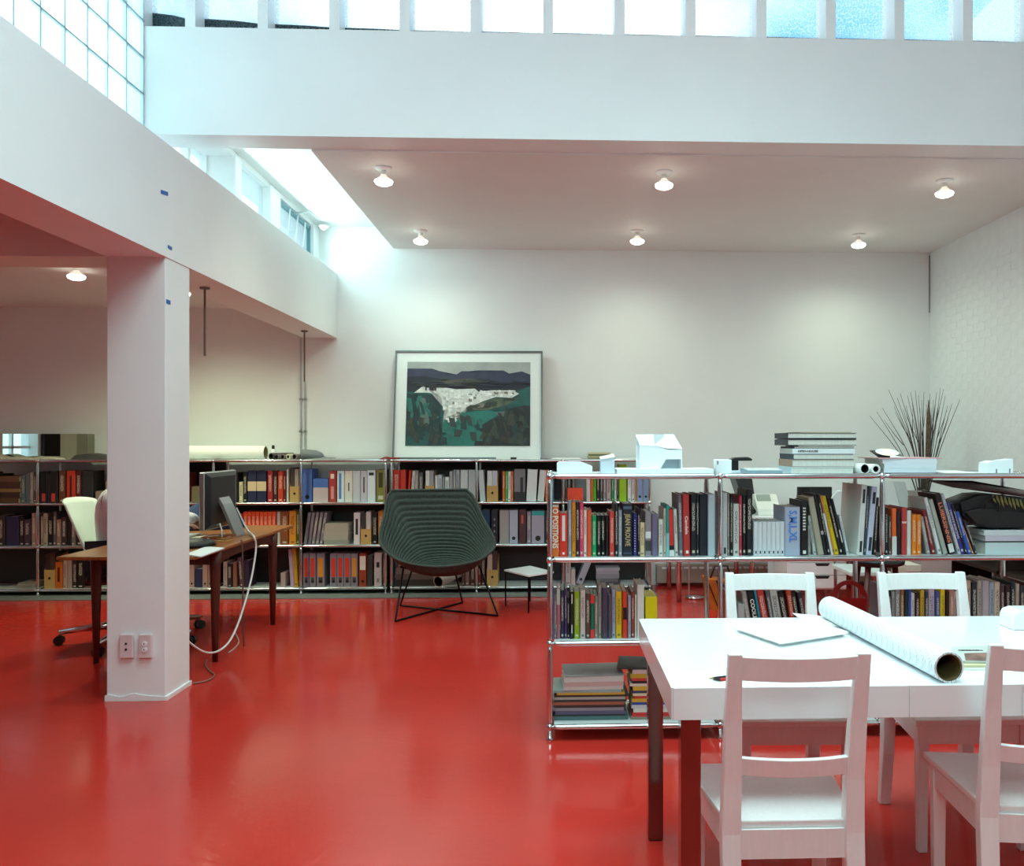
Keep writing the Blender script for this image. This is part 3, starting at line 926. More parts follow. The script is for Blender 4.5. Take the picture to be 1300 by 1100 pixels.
row('middle tier of front bookcase, right bay', fg, YS, ZM, .21, [
    (1124, 1128.5, 746, '#7d7585'), (1129, 1132, 750, '#23282c'), (1132.5, 1136.5, 752, '#9a9a98'), (1137, 1143.5, 746, '#807d80'), (1144, 1149, 748, '#8a5a3c'), (1149.6, 1154, 752, '#1c3236'), (1154.5, 1157.6, 750, '#4058a0'), (1158, 1162.4, 754, '#d0c8d0'),
    (1163, 1168.6, 753, '#2a1410'), (1169, 1174, 750, '#c49a2a'), (1174.6, 1179.4, 752, '#28303c'), (1180, 1188, 749, '#b8a8b8'), (1188.6, 1194, 752, '#3d4f8a'), (1194.8, 1201, 748, '#d8b81e'), (1201.6, 1205.6, 752, '#241a18'), (1206, 1212, 750, '#b07a6a'),
    (1212.6, 1216, 752, '#c0a8a0'), (1216.6, 1226.8, 745, '#5c5660'), (1227.4, 1234.4, 738, '#c0a890'), (1235, 1241.6, 740, '#16282c'), (1242, 1248, 738, '#a8a098'), (1248.5, 1257, 738, '#b0a4a8'), (1257.6, 1263.4, 740, '#9aa8b4'), (1264, 1271, 740, '#c8b8a0'),
    (1272, 1277.5, 744, '#4a3240'), (1278, 1284, 744, '#2a1a1c'), (1285, 1290.5, 740, '#1c2a2c'), (1291, 1295, 742, '#b8a898'), (1295.5, 1301, 744, '#22262c'), (1302, 1309, 740, '#5a2a28')])
# bottom tier: piles of magazines
ZB = FZ[0] + .009
xa, xb = at(703, 900, Y=4.0).x, at(795, 900, Y=4.0).x
stack('magazine pile at bookcase bottom left', 'magazine pile', xa, xb, 4.0, 4.22, ZB,
      [(.018, '#4a6a6a'), (.008, '#232a2c'), (.016, '#57506a'), (.014, '#8a8088', -.01, 0), (.012, '#3c2c2a', .004, -.01), (.014, '#9a5a44', -.006, 0), (.01, '#2c3638', .002, 0), (.012, '#a8a098', -.004, 0),
       (.009, '#3a2a20'), (.01, '#c89a3a', .004, -.02), (.012, '#94a8a4', -.012, -.02), (.016, '#c9c4be', .012, -.06, {'rz': .04}), (.02, '#c4a8a4', .014, -.06, {'rz': .04}), (.024, '#cfd0cc', .014, -.06, {'rz': .04}), (.006, '#9aa7a8', .016, -.06, {'rz': .06})], 'magazine')
xa, xb = at(803, 900, Y=4.0).x, at(858, 900, Y=4.0).x
zt = stack('second pile at bookcase bottom', 'second pile', xa, xb, 4.0, 4.21, ZB,
           [(.012, '#8a8470'), (.02, '#c8322e'), (.018, '#d8d4cc'), (.016, '#c8c8cc'), (.012, '#2c4a9a'), (.016, '#d0a83a'), (.012, '#c83a34'), (.012, '#d8d0b0'), (.012, '#3a3c58'), (.02, '#cfae3a'), (.012, '#d8d0c4'), (.012, '#2a2224'),
            (.012, '#c8423c'), (.02, '#c0a43a'), (.018, '#d0c4c4'), (.01, '#3a4644', -.03, .06, {'rz': -.12})])

# rear bookcases
rg = 'books in the back bookcases'
YR = 7.85
Z3, Z2, Z1 = RZ[2] + .009, RZ[1] + .009, RZ[0] + .009


def gb(c):
    return {'kind': 'binder', 'panel': ((.18, .82, .3, .86, c), (.25, .75, .12, .28, '#4a4248')), 'w': 'with %s label' % cname(c), 'dy': 0}


P = '%s tier, %s'
w0, w1, w2, w3, w4, w5, w6, w7 = ('far-left back bay', 'back bay behind office chair', 'back bay beside pillar', 'back bay behind computer', 'back bay left of lounge chair', 'back bay behind lounge chair', 'back bay right of lounge chair', 'rightmost back bay')
row(P % ('top', w0), rg, YR, Z3, .22, [(-30, -16, 600, '#4a3428'), (-15, -2, 602, '#38281e'), (26.5, 31.5, 604, '#5f6d72'), (32, 36.5, 602, '#6a787c'), (37.5, 41, 600, '#a89a98'), (41.5, 46, 600, '#5b4f4a')])
stack('brown pile in far-left back bay', rg, at(0, 650, Y=YR).x, at(25, 650, Y=YR).x, YR, YR + .22, Z3, [(.045, '#5a3a24'), (.05, '#3a2418'), (.03, '#8a6a3a'), (.06, '#4a2e1e'), (.05, '#6a4a2c')], 'box')
row(P % ('middle', w0), rg, YR, Z2, .22, [(-20, -8, 656, '#2a2424'), (-7, 6, 655, '#332a2c'), (7, 23, 656, '#2c2850', {'plain': 1}), (24, 30, 657, '#2a1820'), (30.5, 38, 660, '#4a3a50'), (39.5, 46, 652, '#a88a80')])
stack('bottom tier pile in far-left back bay', rg, at(22, 650, Y=YR).x, at(45, 650, Y=YR).x, YR, YR + .22, Z1, [(.014, '#9a9488'), (.014, '#8a847a'), (.012, '#a09a90'), (.012, '#8f887e')], 'magazine')
row(P % ('top', w1), rg, YR, Z3, .22, [
    (50.5, 60, 599, '#141214', {'panel': ((.3, .75, .04, .3, '#c8403c'),), 'w': 'with red base label', 'dy': 0}), (60.5, 63, 602, '#332428'), (63.5, 73, 599, '#161214', {'panel': ((.2, .7, .04, .3, '#c8403c'),), 'w': 'with red base label', 'dy': 0}),
    (74, 82, 598, '#6b3a22'), (84.5, 95, 598, '#c43a26', {'panel': ((.4, .62, .12, .85, '#3a1a1a'),), 'w': 'with dark lettering', 'dy': 0}), (95.4, 102, 598, '#5a1e18'), (103, 117, 598, '#2a2c2c', {'plain': 1}), (121, 133, 624, '#9a8078', {'kind': 'boxed'}), (134, 140, 612, '#a08880', {'kind': 'boxed'})])
row(P % ('middle', w1), rg, YR, Z2, .22, [(51, 54, 656, '#a08478'), (54.5, 59.5, 652, '#a89c8c'), (60, 66.5, 656, '#121114'), (67, 71, 650, '#5a4a58'), (71.5, 77, 660, '#8a6a60'), (78, 84, 657, '#3a2226'), (85, 90, 655, '#1a1618'), (90.5, 95, 660, '#6a5a58'), (96, 104, 656, '#2a2024'), (105, 114, 654, '#3a2c30')])
row(P % ('bottom', w1), rg, YR, Z1, .22, [(56, 69.5, 724, '', {'kind': 'file', 'inside': (('#3a2c28', 704), ('#4a3a34', 702))}), (70, 79, 714, '#c8621e', {'panel': ((.35, .65, .25, .8, '#3a1c10'),), 'w': 'with dark lettering', 'dy': 0}), (80, 84.5, 712, '#b89a90'), (85, 90, 710, '#a88c84'), (91, 97, 712, '#2a1c1e'), (98, 106, 710, '#1a1416'), (107, 116, 714, '#6a524c')])
row(P % ('top', w2), rg, YR, Z3, .22, [(163, 172, 600, '#3a2c28'), (173, 182, 602, '#7a2a24'), (183, 192, 598, '#c8c0b4'), (193, 204, 600, '#28303c'), (205, 215, 602, '#a07848'), (216, 226, 599, '#2a2a2c'), (227, 238, 600, '#8a3a2a'), (243, 255, 618, '#6a6248', {'kind': 'boxed'}), (256, 262, 600, '#9a7468'), (262.5, 266, 600, '#6a6a58')])
row(P % ('middle', w2), rg, YR, Z2, .22, [(165, 178, 655, '#3a3436'), (179, 190, 652, '#8a6a58'), (191, 205, 656, '#2a2628'), (206, 220, 654, '#6a4a40'), (221, 236, 656, '#24262a'), (240, 252, 655, '#1c1a1c'), (253, 266, 657, '#2a2224')])
row(P % ('bottom', w2), rg, YR, Z1, .22, [(225, 232, 716, '#b08a82'), (232.5, 239, 716, '#a88078'), (240, 246, 716, '#b89088', {'kind': 'binder'}), (247, 256.5, 723, '#2c2a50', {'plain': 1}), (257, 263, 716, '#b48c84', {'kind': 'binder'}), (263.5, 269, 716, '#a8827a', {'kind': 'binder'})])
bm_ = {'panel': ((0, 1, .36, .66, '#d8c4a0'),), 'w': 'with cream band', 'dy': 0}
row(P % ('top', w3), rg, YR, Z3, .22, [
    (274, 283, 600, '#4a4038'), (284, 294, 602, '#2c2c30'), (295, 302, 600, '#1a1c1e'), (303, 308, 612, '#d8cfa8'), (308.6, 313.6, 600, '#1a1c1c'), (314.5, 325.5, 598, '#232a48', bm_), (326, 338, 598, '#222846', bm_), (339.5, 346, 598, '#a82c34'), (346.6, 351.8, 600, '#3a1a20'),
    (352.4, 359, 599, '#c8452a'), (359.4, 362.6, 600, '#6a1e22'), (363.4, 366, 596, '#d4d4d0'), (368, 379.6, 618, '', {'kind': 'file', 'inside': (('#4a3c38', 594), ('#a89a8c', 596))})])
row(P % ('middle', w3), rg, YR, Z2, .22, [(276, 288, 652, '#2a2424'), (289, 300, 654, '#6a3a28'), (301, 308, 653, '#c84a28')] + [(308.8 + 5.2 * k, 313.8 + 5.2 * k, 650, '#e0502a', {'name': 'slim bright orange', 'dy': 0}) for k in range(8)] + [
    (351, 355.5, 650, '#c0b8b0'), (356.4, 366, 650, '#8a4a28'), (366.6, 375.6, 649, '#d88a2a'), (376, 379.8, 648, '#4a5a22')])
row(P % ('bottom', w3), rg, YR, Z1, .22, [(283, 288, 714, '#b89a98'), (288.6, 294, 716, '#2a2024'), (295, 300, 714, '#8a5a48'), (304, 309, 708, '#5a3a50', {'top': 301}), (310, 316, 712, '#33283a'), (356, 362, 728, '#b09a98', {'kind': 'boxed'}), (368.5, 373.5, 698, '#b8a0b8', {'top': 365.5}), (374, 378.6, 696, '#d0982a', {'top': 370.5})])
row(P % ('top', w4), rg, YR, Z3, .22, [
    (384, 396, 596, '#4f6fb4', {'kind': 'binder', 'dy': 0}), (417.5, 426.5, 598, '#a83a38', {'panel': ((.25, .75, .75, .9, '#e8d8d0'), (.3, .7, .1, .5, '#d89a90')), 'w': 'with pale print', 'dy': 0}), (428, 437, 598, '#dbe6ee', {'panel': ((.25, .6, .1, .92, '#5a8cc4'),), 'w': 'with blue lettering', 'dy': 0}),
    (437.6, 447.6, 598, '#dcdcd2', {'panel': ((.45, .6, .35, .62, '#4a4a44'),), 'w': 'with short dark script', 'dy': 0}), (448, 457.6, 598, '#c8ccd4', {'plain': 1, 'dy': 0}), (458, 466, 598, '#c6c6d0', {'panel': ((.4, .62, .3, .8, '#4a4a54'),), 'w': 'with dark lettering', 'dy': 0}),
    (466.4, 476.6, 597, '#dfeaf0', {'panel': ((.2, .8, .83, .92, '#22262c'),), 'w': 'with black emblem', 'dy': 0}), (478, 488.5, 597, '#8a8a3c', {'panel': ((.25, .75, .45, .92, '#3a3a22'), (.2, .8, .08, .2, '#d8d4c0')), 'w': 'with dark oval', 'dy': 0})])
stack('top tier pile left of lounge chair', rg, at(397.5, 650, Y=YR).x, at(416.5, 650, Y=YR).x, YR, YR + .2, Z3, [(.13, '#c4b4b4', 0, 0, {'w': ' with red print'}), (.08, '#4a6fb8', 0, 0)], 'box')
row(P % ('middle', w4), rg, YR, Z2, .22, [(385.5 + 5 * k, 389.3 + 5 * k, 651, '#857b84', {'top': 391 + 5.2 * k, 'name': 'slim grey', 'dy': 0}) for k in range(5)] + [
    (449, 457, 651, '#d8d0d4', {'panel': ((.3, .7, .3, .8, '#2a2428'),), 'w': 'with black lettering', 'dy': 0}), (458, 471, 672, '', {'kind': 'file', 'inside': (('#3a3634', 653), ('#c8c0ba', 650))}), (472.5, 478.5, 652, '#121214'), (480, 486.6, 649, '#b8702a'), (487, 490.5, 650, '#c8582a')])
stack('middle tier pile left of lounge chair', rg, at(411, 650, Y=YR).x, at(442, 650, Y=YR).x, YR, YR + .2, Z2, [(.036, '#8f8a80', 0, 0)] + [(.038, '#a8a294', random.uniform(-.004, .004), 0) for k in range(4)], 'box')
row(P % ('bottom', w4), rg, YR, Z1, .24, [(385, 392.4, 703, '#847a84', gb('#d83a2c')), (393, 400.8, 703, '#847a84', gb('#d23a2c')), (402, 412, 703, '#847a84', gb('#d8882a')), (419, 427.4, 703, '#847a84', gb('#d83a2c')), (428, 436, 703, '#847a84', gb('#d4382c')), (436.6, 445, 703, '#847a84', gb('#d83a30')),
    (445.6, 454, 703, '#847a84', gb('#d88a2a')), (456, 465, 703, '#9a3a1c', {'kind': 'binder', 'panel': ((.1, .9, .5, .92, '#e0d8cc'),), 'w': 'with white label', 'dy': 0}), (466, 473, 706, '#3a3634', {'plain': 1}), (475, 484.6, 702, '#c8b4b8', {'panel': ((.3, .7, .56, .72, '#2a2428'), (.35, .65, .12, .24, '#8a7a6a')), 'w': 'with black label', 'dy': 0}), (486, 489.5, 704, '#4a3634')])
row(P % ('top', w5), rg, YR, Z3, .22, [
    (499, 507.5, 597, '#c83426'), (508, 515, 597, '#d03a2a'), (516.5, 519.5, 598, '#c83028', {'top': 519}), (521, 524.5, 598, '#d8d4cc', {'top': 523.5}), (526, 531, 598, '#8a8a8c'), (531.6, 537, 600, '#4a4648'), (539.5, 551, 617, '', {'kind': 'file', 'inside': (('#d8d8d8', 598), ('#9a9aa0', 598))}),
    (552, 555.5, 604, '#d0d4d8'), (556, 561, 603, '#b8c0c8'), (561.6, 564.4, 606, '#8a9098'), (565, 570, 606, '#d4dadd'), (570.6, 574.4, 599, '#b0b6bc'), (575, 578.6, 597, '#8f959c'), (579, 583.4, 597, '#a8acb4'), (584.5, 594, 597, '#c4c8ca', {'plain': 1}), (594.5, 603.5, 597, '#b8bcc0', {'plain': 1})])
row(P % ('middle', w5), rg, YR, Z2, .22, [(500, 510, 655, '#6a4a38'), (511, 524, 655, '#3a3436'), (525, 538, 655, '#8a8880'), (539, 552, 655, '#2a2c34'), (553, 566, 655, '#a08a70'), (567, 580, 655, '#4a4a50'), (581, 594, 655, '#26282a'), (595, 602, 655, '#5a5054')])
stack('bottom tier pile behind lounge chair', rg, at(500, 650, Y=YR).x, at(552, 650, Y=YR).x, YR, YR + .24, Z1, [(.06, '#3a3230', 0, 0), (.05, '#6a5a58', 0, -.02), (.05, '#8a7874', 0, -.04), (.04, '#8f7f78', 0, -.08)], 'box')
row(P % ('bottom', w5), rg, YR, Z1, .22, [(586, 590, 706, '#6a4a48'), (590.6, 596, 704, '#8a6a68'), (597, 603, 708, '#5a2c2a')])
row(P % ('top', w6), rg, YR, Z3, .22, [
    (609.5, 616.5, 597, '#c4ccd0', {'top': 606.5, 'plain': 1}), (618, 632, 617, '', {'kind': 'file', 'inside': (('#d4d4d8', 598), ('#c0c0c6', 598))}), (637.8, 641, 599, '#d8682a'), (641.3, 644.8, 599, '#4a9a4a'), (645, 648.6, 599, '#dcdcd8'), (648.9, 651.6, 599, '#d8602a'),
    (652.6, 667, 596, '#77777a', {'panel': ((.0, 1, .0, .3, '#2a2a2c'), (.55, .8, .3, .75, '#2c2c30')), 'w': 'with black-and-white photo spine', 'dy': 0}), (668, 680.5, 596, '#d8dcde', {'top': 670, 'plain': 1}), (682, 690.5, 597, '#d0d4d4', {'top': 685.5, 'plain': 1}), (692.5, 696.5, 597, '#d8642c'), (699, 703.4, 598, '#1c6a8a')])
row(P % ('middle', w6), rg, YR, Z2, .22, [(611, 622, 648, '#1c3a5a', {'plain': 1}), (623.5, 632, 648, '#1a1820', {'panel': tuple((.4, .6, .15 + .18 * k, .22 + .18 * k, '#8a8a90') for k in range(4)), 'w': 'with pale marks', 'dy': 0}), (634, 646.4, 648, '#a09a98', {'plain': 1}), (647, 657.4, 648, '#a8acbe', {'kind': 'binder', 'dy': 0}),
    (659, 668, 648, '#4a2a2a', {'panel': ((.3, .6, .6, .85, '#c8504a'),), 'w': 'with red label', 'dy': 0}), (669, 674.4, 650, '#8a8090'), (675, 691, 649, '#a29cac', {'kind': 'binder', 'panel': ((0, 1, .86, 1, '#2a9a98'),), 'w': 'with teal top', 'dy': 0}), (692, 699, 650, '#3a3438'), (700, 711, 650, '#6a625c')])
row(P % ('bottom', w6), rg, YR, Z1, .22, [(607, 610.5, 704, '#6a2c28'), (611, 616, 706, '#4a2a28'), (618, 632, 724, '', {'kind': 'file', 'inside': (('#c0a8a0', 704), ('#4a3030', 702))})])
row(P % ('top', w7), rg, YR, Z3, .22, [
    (717.5, 719.5, 600, '#3a3a3c'), (720.5, 725, 600, '#2a2426', {'dy': .06}), (726, 731, 602, '#3a2628', {'dy': .06}), (744.5, 749.8, 600, '#d8d4cc'), (750.2, 752.8, 600, '#d8642c'), (753, 757, 600, '#5cae2a'), (757.5, 761.5, 602, '#1a2024'), (762, 765.6, 602, '#4a4048'), (766, 769.6, 602, '#8a8088'), (770, 775.6, 600, '#b8a4a8'),
    (776.4, 779.6, 602, '#1d8a4a'), (780, 783, 603, '#d8dcd8'), (783.4, 785.4, 600, '#161a1a'), (786, 795.6, 590, '#98c01e', {'plain': 1}), (797, 801.4, 600, '#e0e2e0'), (801.8, 806, 600, '#d4d6d8'), (806.4, 808.2, 600, '#d8983a'), (808.6, 816, 600, '#8a9ac0', {'kind': 'binder', 'dy': 0}), (816.5, 823.4, 600, '#8fa3c4', {'kind': 'binder', 'dy': 0})])
box_obj('storage_box', mat('orange_card', '#e0492a', .5), at(720.5, 620, Y=7.83).x, at(740, 620, Y=7.83).x, 7.815, 7.90, Z3, at(720, 620, Y=7.83).z, label='small bright orange box on the back bookcase, seen over the front books', cat='box')
row(P % ('middle', w7), rg, YR, Z2, .22, [(718, 730, 655, '#3a3034'), (731, 744, 655, '#6a5a58'), (745, 760, 655, '#2a2c30'), (761, 774, 655, '#8a7a70'), (775, 790, 655, '#3a3a44'), (791, 806, 655, '#5a4a48'), (807, 822, 655, '#2c2426')])
row(P % ('bottom', w7), rg, YR, Z1, .22, [(718, 724.6, 706, '#c4a8a8'), (725, 730.5, 724, '#c8b0b0'), (731, 739, 704, '#a8a0ac', {'kind': 'binder', 'top': 747, 'dy': 0})])
stack('bottom tier pile in rightmost back bay', rg, at(757, 650, Y=YR).x, at(786, 650, Y=YR).x, YR, YR + .2, Z1, [(.03, '#4a4248'), (.03, '#6a6468'), (.04, '#8a848c'), (.03, '#9a94a0'), (.02, '#a8a0a8')], 'magazine')

hv_, hf_, hm_ = [], [], []
hcols = sorted(set(h[6] for h in HID))
for (a, b, y0_, y1_, z0_, z1_, c_) in HID:
    q = MB().box(a, b, y0_, y1_, z0_, z1_)
    hf_ += [tuple(i + len(hv_) for i in f) for f in q.f]
    hv_ += q.v
    hm_ += [hcols.index(c_)] * 6
me = bpy.data.meshes.new('hidden_books')
me.from_pydata(hv_, [], hf_)
for c_ in hcols:
    me.materials.append(mat('hidden_cover_' + c_.strip('#'), c_, .5))
for pg_, k in zip(me.polygons, hm_):
    pg_.material_index = k
tag(link(bpy.data.objects.new('hidden_books', me)), 'rows of books on the back shelves hidden behind pillar, computer and lounge chair', 'books', kind='stuff')

# ------------------------------------------------------------------ white table and chairs
TX0, TX1, TY0, TY1, TZ = 0.294, 2.75, 2.158, 2.998, 0.745
t = thing('dining_table', 'long white lacquered table with thick edge and square chrome legs', 'table', ((TX0 + TX1) / 2, (TY0 + TY1) / 2, 0))
box_obj('top', M_lacq, TX0, TX1, TY0, TY1, TZ - 0.079, TZ, t, bevel=0.0015)
seams = [TX0, at(1153.5, 890, Y=TY0).x, at(1297, 890, Y=TY0).x, TX1]
for a, b in zip(seams[:-1], seams[1:]):
    box_obj('edge_panel', M_lacq, a + .001, b - .001, TY0 - .004, TY0, TZ - .081, TZ - .0015, t)
box_obj('edge_panel', M_lacq, TX0 - .004, TX0, TY0 + .001, TY1 - .001, TZ - .081, TZ - .0015, t)
for x in (TX0 + .022, TX1 - .073):
    for y in (TY0 + .012, TY1 - .062):
        lg = box_obj('leg', mat('polished_steel_leg', '#8a8280', .1, 1.0), x, x + .051, y, y + .051, 0.004, TZ - .079, t, bevel=0.002)
        box_obj('foot_pad', M_black, x + .004, x + .047, y + .004, y + .047, 0.0, 0.004, lg)


def white_chair(label, loc, rz, proto=None):
    """faces +y; back posts at -y"""
    if proto:
        c = copy_tree(proto)
        c.location, c.rotation_euler = loc, (0, 0, rz)
        c['label'] = label
        return c
    c = thing('dining_chair', label, 'chair', loc, rz, 'white wooden chairs around the table')
    k = dict(parent=c, local=True)
    SZ = 0.445
    s = MB()
    s.extr([(-.158, -.19), (.158, -.19), (.205, .185), (-.205, .185)], 'z', SZ - .02, SZ)
    s.build('seat', M_chair, bevel=.004, **k)
    for sgn in (-1, 1):
        # front leg, tapered
        x0, x1 = sorted((sgn * .19, sgn * .152))
        MB().hull([(x0 + .005 * (sgn > 0) + .004, .135, 0), (x1 - .004 + .005 * 0, .135, 0), (x1 - .004, .163, 0), (x0 + .004, .163, 0)],
                  [(x0, .13, SZ - .02), (x1, .13, SZ - .02), (x1, .172, SZ - .02), (x0, .172, SZ - .02)]).build('leg', M_chair, bevel=.003, **k)
        # back post: foot, seat joint, top
        P_ = [(0.0, -.235, .15, .03, .040), (.20, -.205, .15, .038, .044), (.42, -.19, .15, .042, .046), (.55, -.20, .148, .036, .044), (.70, -.222, .15, .030, .040), (.865, -.258, .152, .022, .032)]
        b = MB()
        rings = []
        for (z, y, x, d, w) in P_:
            xx = sgn * x
            rings.append([(xx - w / 2, y - d / 2, z), (xx + w / 2, y - d / 2, z), (xx + w / 2, y + d / 2, z), (xx - w / 2, y + d / 2, z)])
        vs = [p for r in rings for p in r]
        n = len(rings)
        fs = [(i * 4 + j, i * 4 + (j + 1) % 4, i * 4 + 4 + (j + 1) % 4, i * 4 + 4 + j) for i in range(n - 1) for j in range(4)]
        b.add(vs, fs + [(3, 2, 1, 0), tuple((n - 1) * 4 + j for j in range(4))])
        b.build('back_post', M_chair, bevel=.003, **k)
        # side apron
        MB().hull([(sgn * .158, -.17, SZ - .085), (sgn * .14, -.17, SZ - .085), (sgn * .168, .135, SZ - .085), (sgn * .186, .135, SZ - .085)],
                  [(sgn * .158, -.17, SZ - .02), (sgn * .14, -.17, SZ - .02), (sgn * .168, .135, SZ - .02), (sgn * .186, .135, SZ - .02)]).build('side_apron', M_chair, **k)
    box_obj('front_apron', M_chair, -.155, .155, .145, .165, SZ - .085, SZ - .02, **k)
    box_obj('rear_apron', M_chair, -.13, .13, -.198, -.178, SZ - .09, SZ - .0195, **k)

    def rail(z0, z1, yc, bow, hw, th, nm):
        n = 12
        vs, fs = [], []
        for i in range(n + 1):
            q = -1 + 2 * i / n
            x, y = q * hw, yc - bow * (1 - q * q)
            lean = (z1 - z0) * .2
            vs += [(x, y - th / 2, z0), (x, y + th / 2, z0), (x, y + th / 2 - lean, z1), (x, y - th / 2 - lean, z1)]
        for i in range(n):
            fs += [(i * 4 + j, i * 4 + (j + 1) % 4, i * 4 + 4 + (j + 1) % 4, i * 4 + 4 + j) for j in range(4)]
        fs += [(3, 2, 1, 0), tuple(n * 4 + j for j in range(4))]
        MB().add(vs, fs).build(nm, M_chair, bevel=.002, **k)
    rail(.800, .858, -.243, .022, .137, .018, 'top_rail')
    rail(.563, .607, -.203, .022, .130, .018, 'lower_rail')
    return c


cx = at(1016, 830, Y=2.0).x
ch = white_chair('white wooden chair seen from behind in the foreground, facing the table', (cx, 2.265, 0), 0)
white_chair('white wooden chair cut off by the right picture edge, beside the foreground chair', (1.262, 2.31, 0), -0.14, ch)
white_chair('white wooden chair across the table, left of the big paper roll', (at(974, 735, Y=3.25).x, 2.99, 0), math.pi - .03, ch)
white_chair('white wooden chair across the table, right of the big paper roll', (at(1167, 735, Y=3.25).x, 2.98, 0), math.pi, ch)

# ------------------------------------------------------------------ things on the white table
def roll(name, label, cat, p0, p1, r, inner, msheet, mcore, parent=None, group=None, seg=28):
    """hollow paper roll from p0 (near end) to p1"""
    p0, p1 = Vector(p0), Vector(p1)
    base = (p0 + p1) / 2
    t = thing(name, label, cat, (base.x, base.y, min(p0.z, p1.z) - r), group=group)
    d = (p1 - p0).normalized()
    a = d.cross(Vector((0, 0, 1))).normalized()
    b = a.cross(d)
    def ring(p, rr):
        return [p + (a * math.cos(2 * math.pi * k / seg) + b * math.sin(2 * math.pi * k / seg)) * rr for k in range(seg)]
    o0, o1, i0, i1 = ring(p0, r), ring(p1, r), ring(p0, inner), ring(p1, inner)
    q = lambda A, B: [(A * seg + k, A * seg + (k + 1) % seg, B * seg + (k + 1) % seg, B * seg + k) for k in range(seg)]
    MB().add(o0 + o1 + i0 + i1, q(0, 1) + q(0, 2) + q(1, 3)).build('sheet', msheet, t, smooth=False)
    e0, e1, j0, j1 = ring(p0 + d * .002, inner), ring(p1 - d * .002, inner), ring(p0 + d * .002, inner - .003), ring(p1 - d * .002, inner - .003)
    MB().add(e0 + e1 + j0 + j1, q(0, 1) + q(2, 3) + q(0, 2) + q(1, 3)).build('core', mcore, t)
    return t


def plan_mat():
    m = bpy.data.materials.new('printed_plan_paper')
    m.use_nodes = True
    n, l = m.node_tree.nodes, m.node_tree.links
    b = n['Principled BSDF']; b.inputs['Roughness'].default_value = .6
    tc = n.new('ShaderNodeTexCoord'); mp = n.new('ShaderNodeMapping')
    mp.inputs['Rotation'].default_value = (0, 0, math.radians(-35))
    br = n.new('ShaderNodeTexBrick')
    br.inputs['Scale'].default_value = 42
    br.inputs['Color1'].default_value = hexc('#f3f6f7'); br.inputs['Color2'].default_value = hexc('#eef2f5'); br.inputs['Mortar'].default_value = hexc('#aebfd0')
    br.inputs['Mortar Size'].default_value = 0.03
    l.new(tc.outputs['Object'], mp.inputs['Vector']); l.new(mp.outputs['Vector'], br.inputs['Vector'])
    l.new(br.outputs['Color'], b.inputs['Base Color'])
    return m


M_plan = plan_mat()
R_ = 0.0395
n0, n1 = at(1205, 848, Z=TZ + R_), at(1053, 772, Z=TZ + R_)
roll('paper_roll', 'big roll of printed plans lying diagonally across the white table', 'paper roll', n0, n1, R_, R_ - .0045, M_plan, M_core)
# booklet and loose sheet
def slab_px(pts, z0, th):
    lo = [at(u, v, Z=z0) for u, v in pts]
    return MB().hull([(p.x, p.y, z0) for p in lo], [(p.x, p.y, z0 + th) for p in lo])


bk = slab_px([(930, 799), (991, 820), (1078, 806), (1018, 790)], TZ, .010).build('report_booklet', M_paper, label='white printed booklet lying on the table left of the paper roll', cat='booklet')
slab_px([(931, 798), (991, 818.5), (1077, 805), (1018, 789)], TZ + .0105, .002).build('cover', mat('booklet_cover', '#eef0f0', .5, var=.08, scale=30), bk)
sh = MB()
a, b, c, d = at(1006, 779, Z=TZ + .02), at(1030, 796, Z=TZ + .001), at(1075, 796, Z=TZ + .001), at(1045, 783, Z=TZ + .001)
sh.hull([a, b, c, d], [p + Vector((0, 0, .001)) for p in (a, b, c, d)]).build('paper_sheet', M_paper, label='loose white sheet with a curled corner under the far roll end', cat='paper')
# pencils
a, b = at(905, 864, Z=TZ + .004), at(962, 859, Z=TZ + .004)
d = (b - a).normalized()
pc = thing('pencil', 'red pencil lying near the table front edge', 'pencil', (a + b) / 2 - Vector((0, 0, .004)))
MB().tube([a + d * .02, b], .004, 6).build('barrel', mat('red_pencil', '#c02a2c', .4), pc)
MB().tube([a, a + d * .02], [.0006, .004], 6).build('point', M_black, pc)
a, b = at(899, 862, Z=TZ + .003), at(930, 858.5, Z=TZ + .003)
d = (b - a).normalized()
pc = thing('pencil', 'thin black pencil beside the red pencil', 'pencil', (a + b) / 2 - Vector((0, 0, .003)))
MB().tube([a + d * .015, b], .003, 6).build('barrel', M_black, pc)
MB().tube([a, a + d * .015], [.0005, .003], 6).build('point', mat('wood_tip', '#a88a5a', .7), pc)
# magazines right of the roll
zc = TZ
for i, (pts, cc, th, lb) in enumerate((
        ([(1212, 852), (1292, 852), (1300, 832), (1215, 832)], '#d6d8d0', .006, 'bottom magazine of the pile right of the paper roll'),
        ([(1214, 848), (1272, 847), (1276, 829), (1214, 830)], '#cfc7a0', .006, 'yellow-edged magazine in the pile right of the paper roll'),
        ([(1210, 842), (1270, 843), (1262, 822), (1208, 824)], '#b9bfba', .006, 'top magazine with a photo cover right of the paper roll'))):
    o = slab_px(pts, zc, th).build('magazine', M_card, label=lb, cat='magazine', group='magazines on the table')
    o.color = hexc(cc)
    if i == 2:
        p = slab_px([(1226, 839), (1266, 840), (1260, 829), (1224, 830)], zc + th, .0006).build('cover_photo', mat('photo_print', '#7d5a50', .5, var=.6, scale=25), o)
        lettering('NORDEUROPA', .02, M_letter_k, o, at(1232, 826, Z=zc + th + .001) - W[o], (0, 0, -.05), .5, .6)
    zc += th + .0006
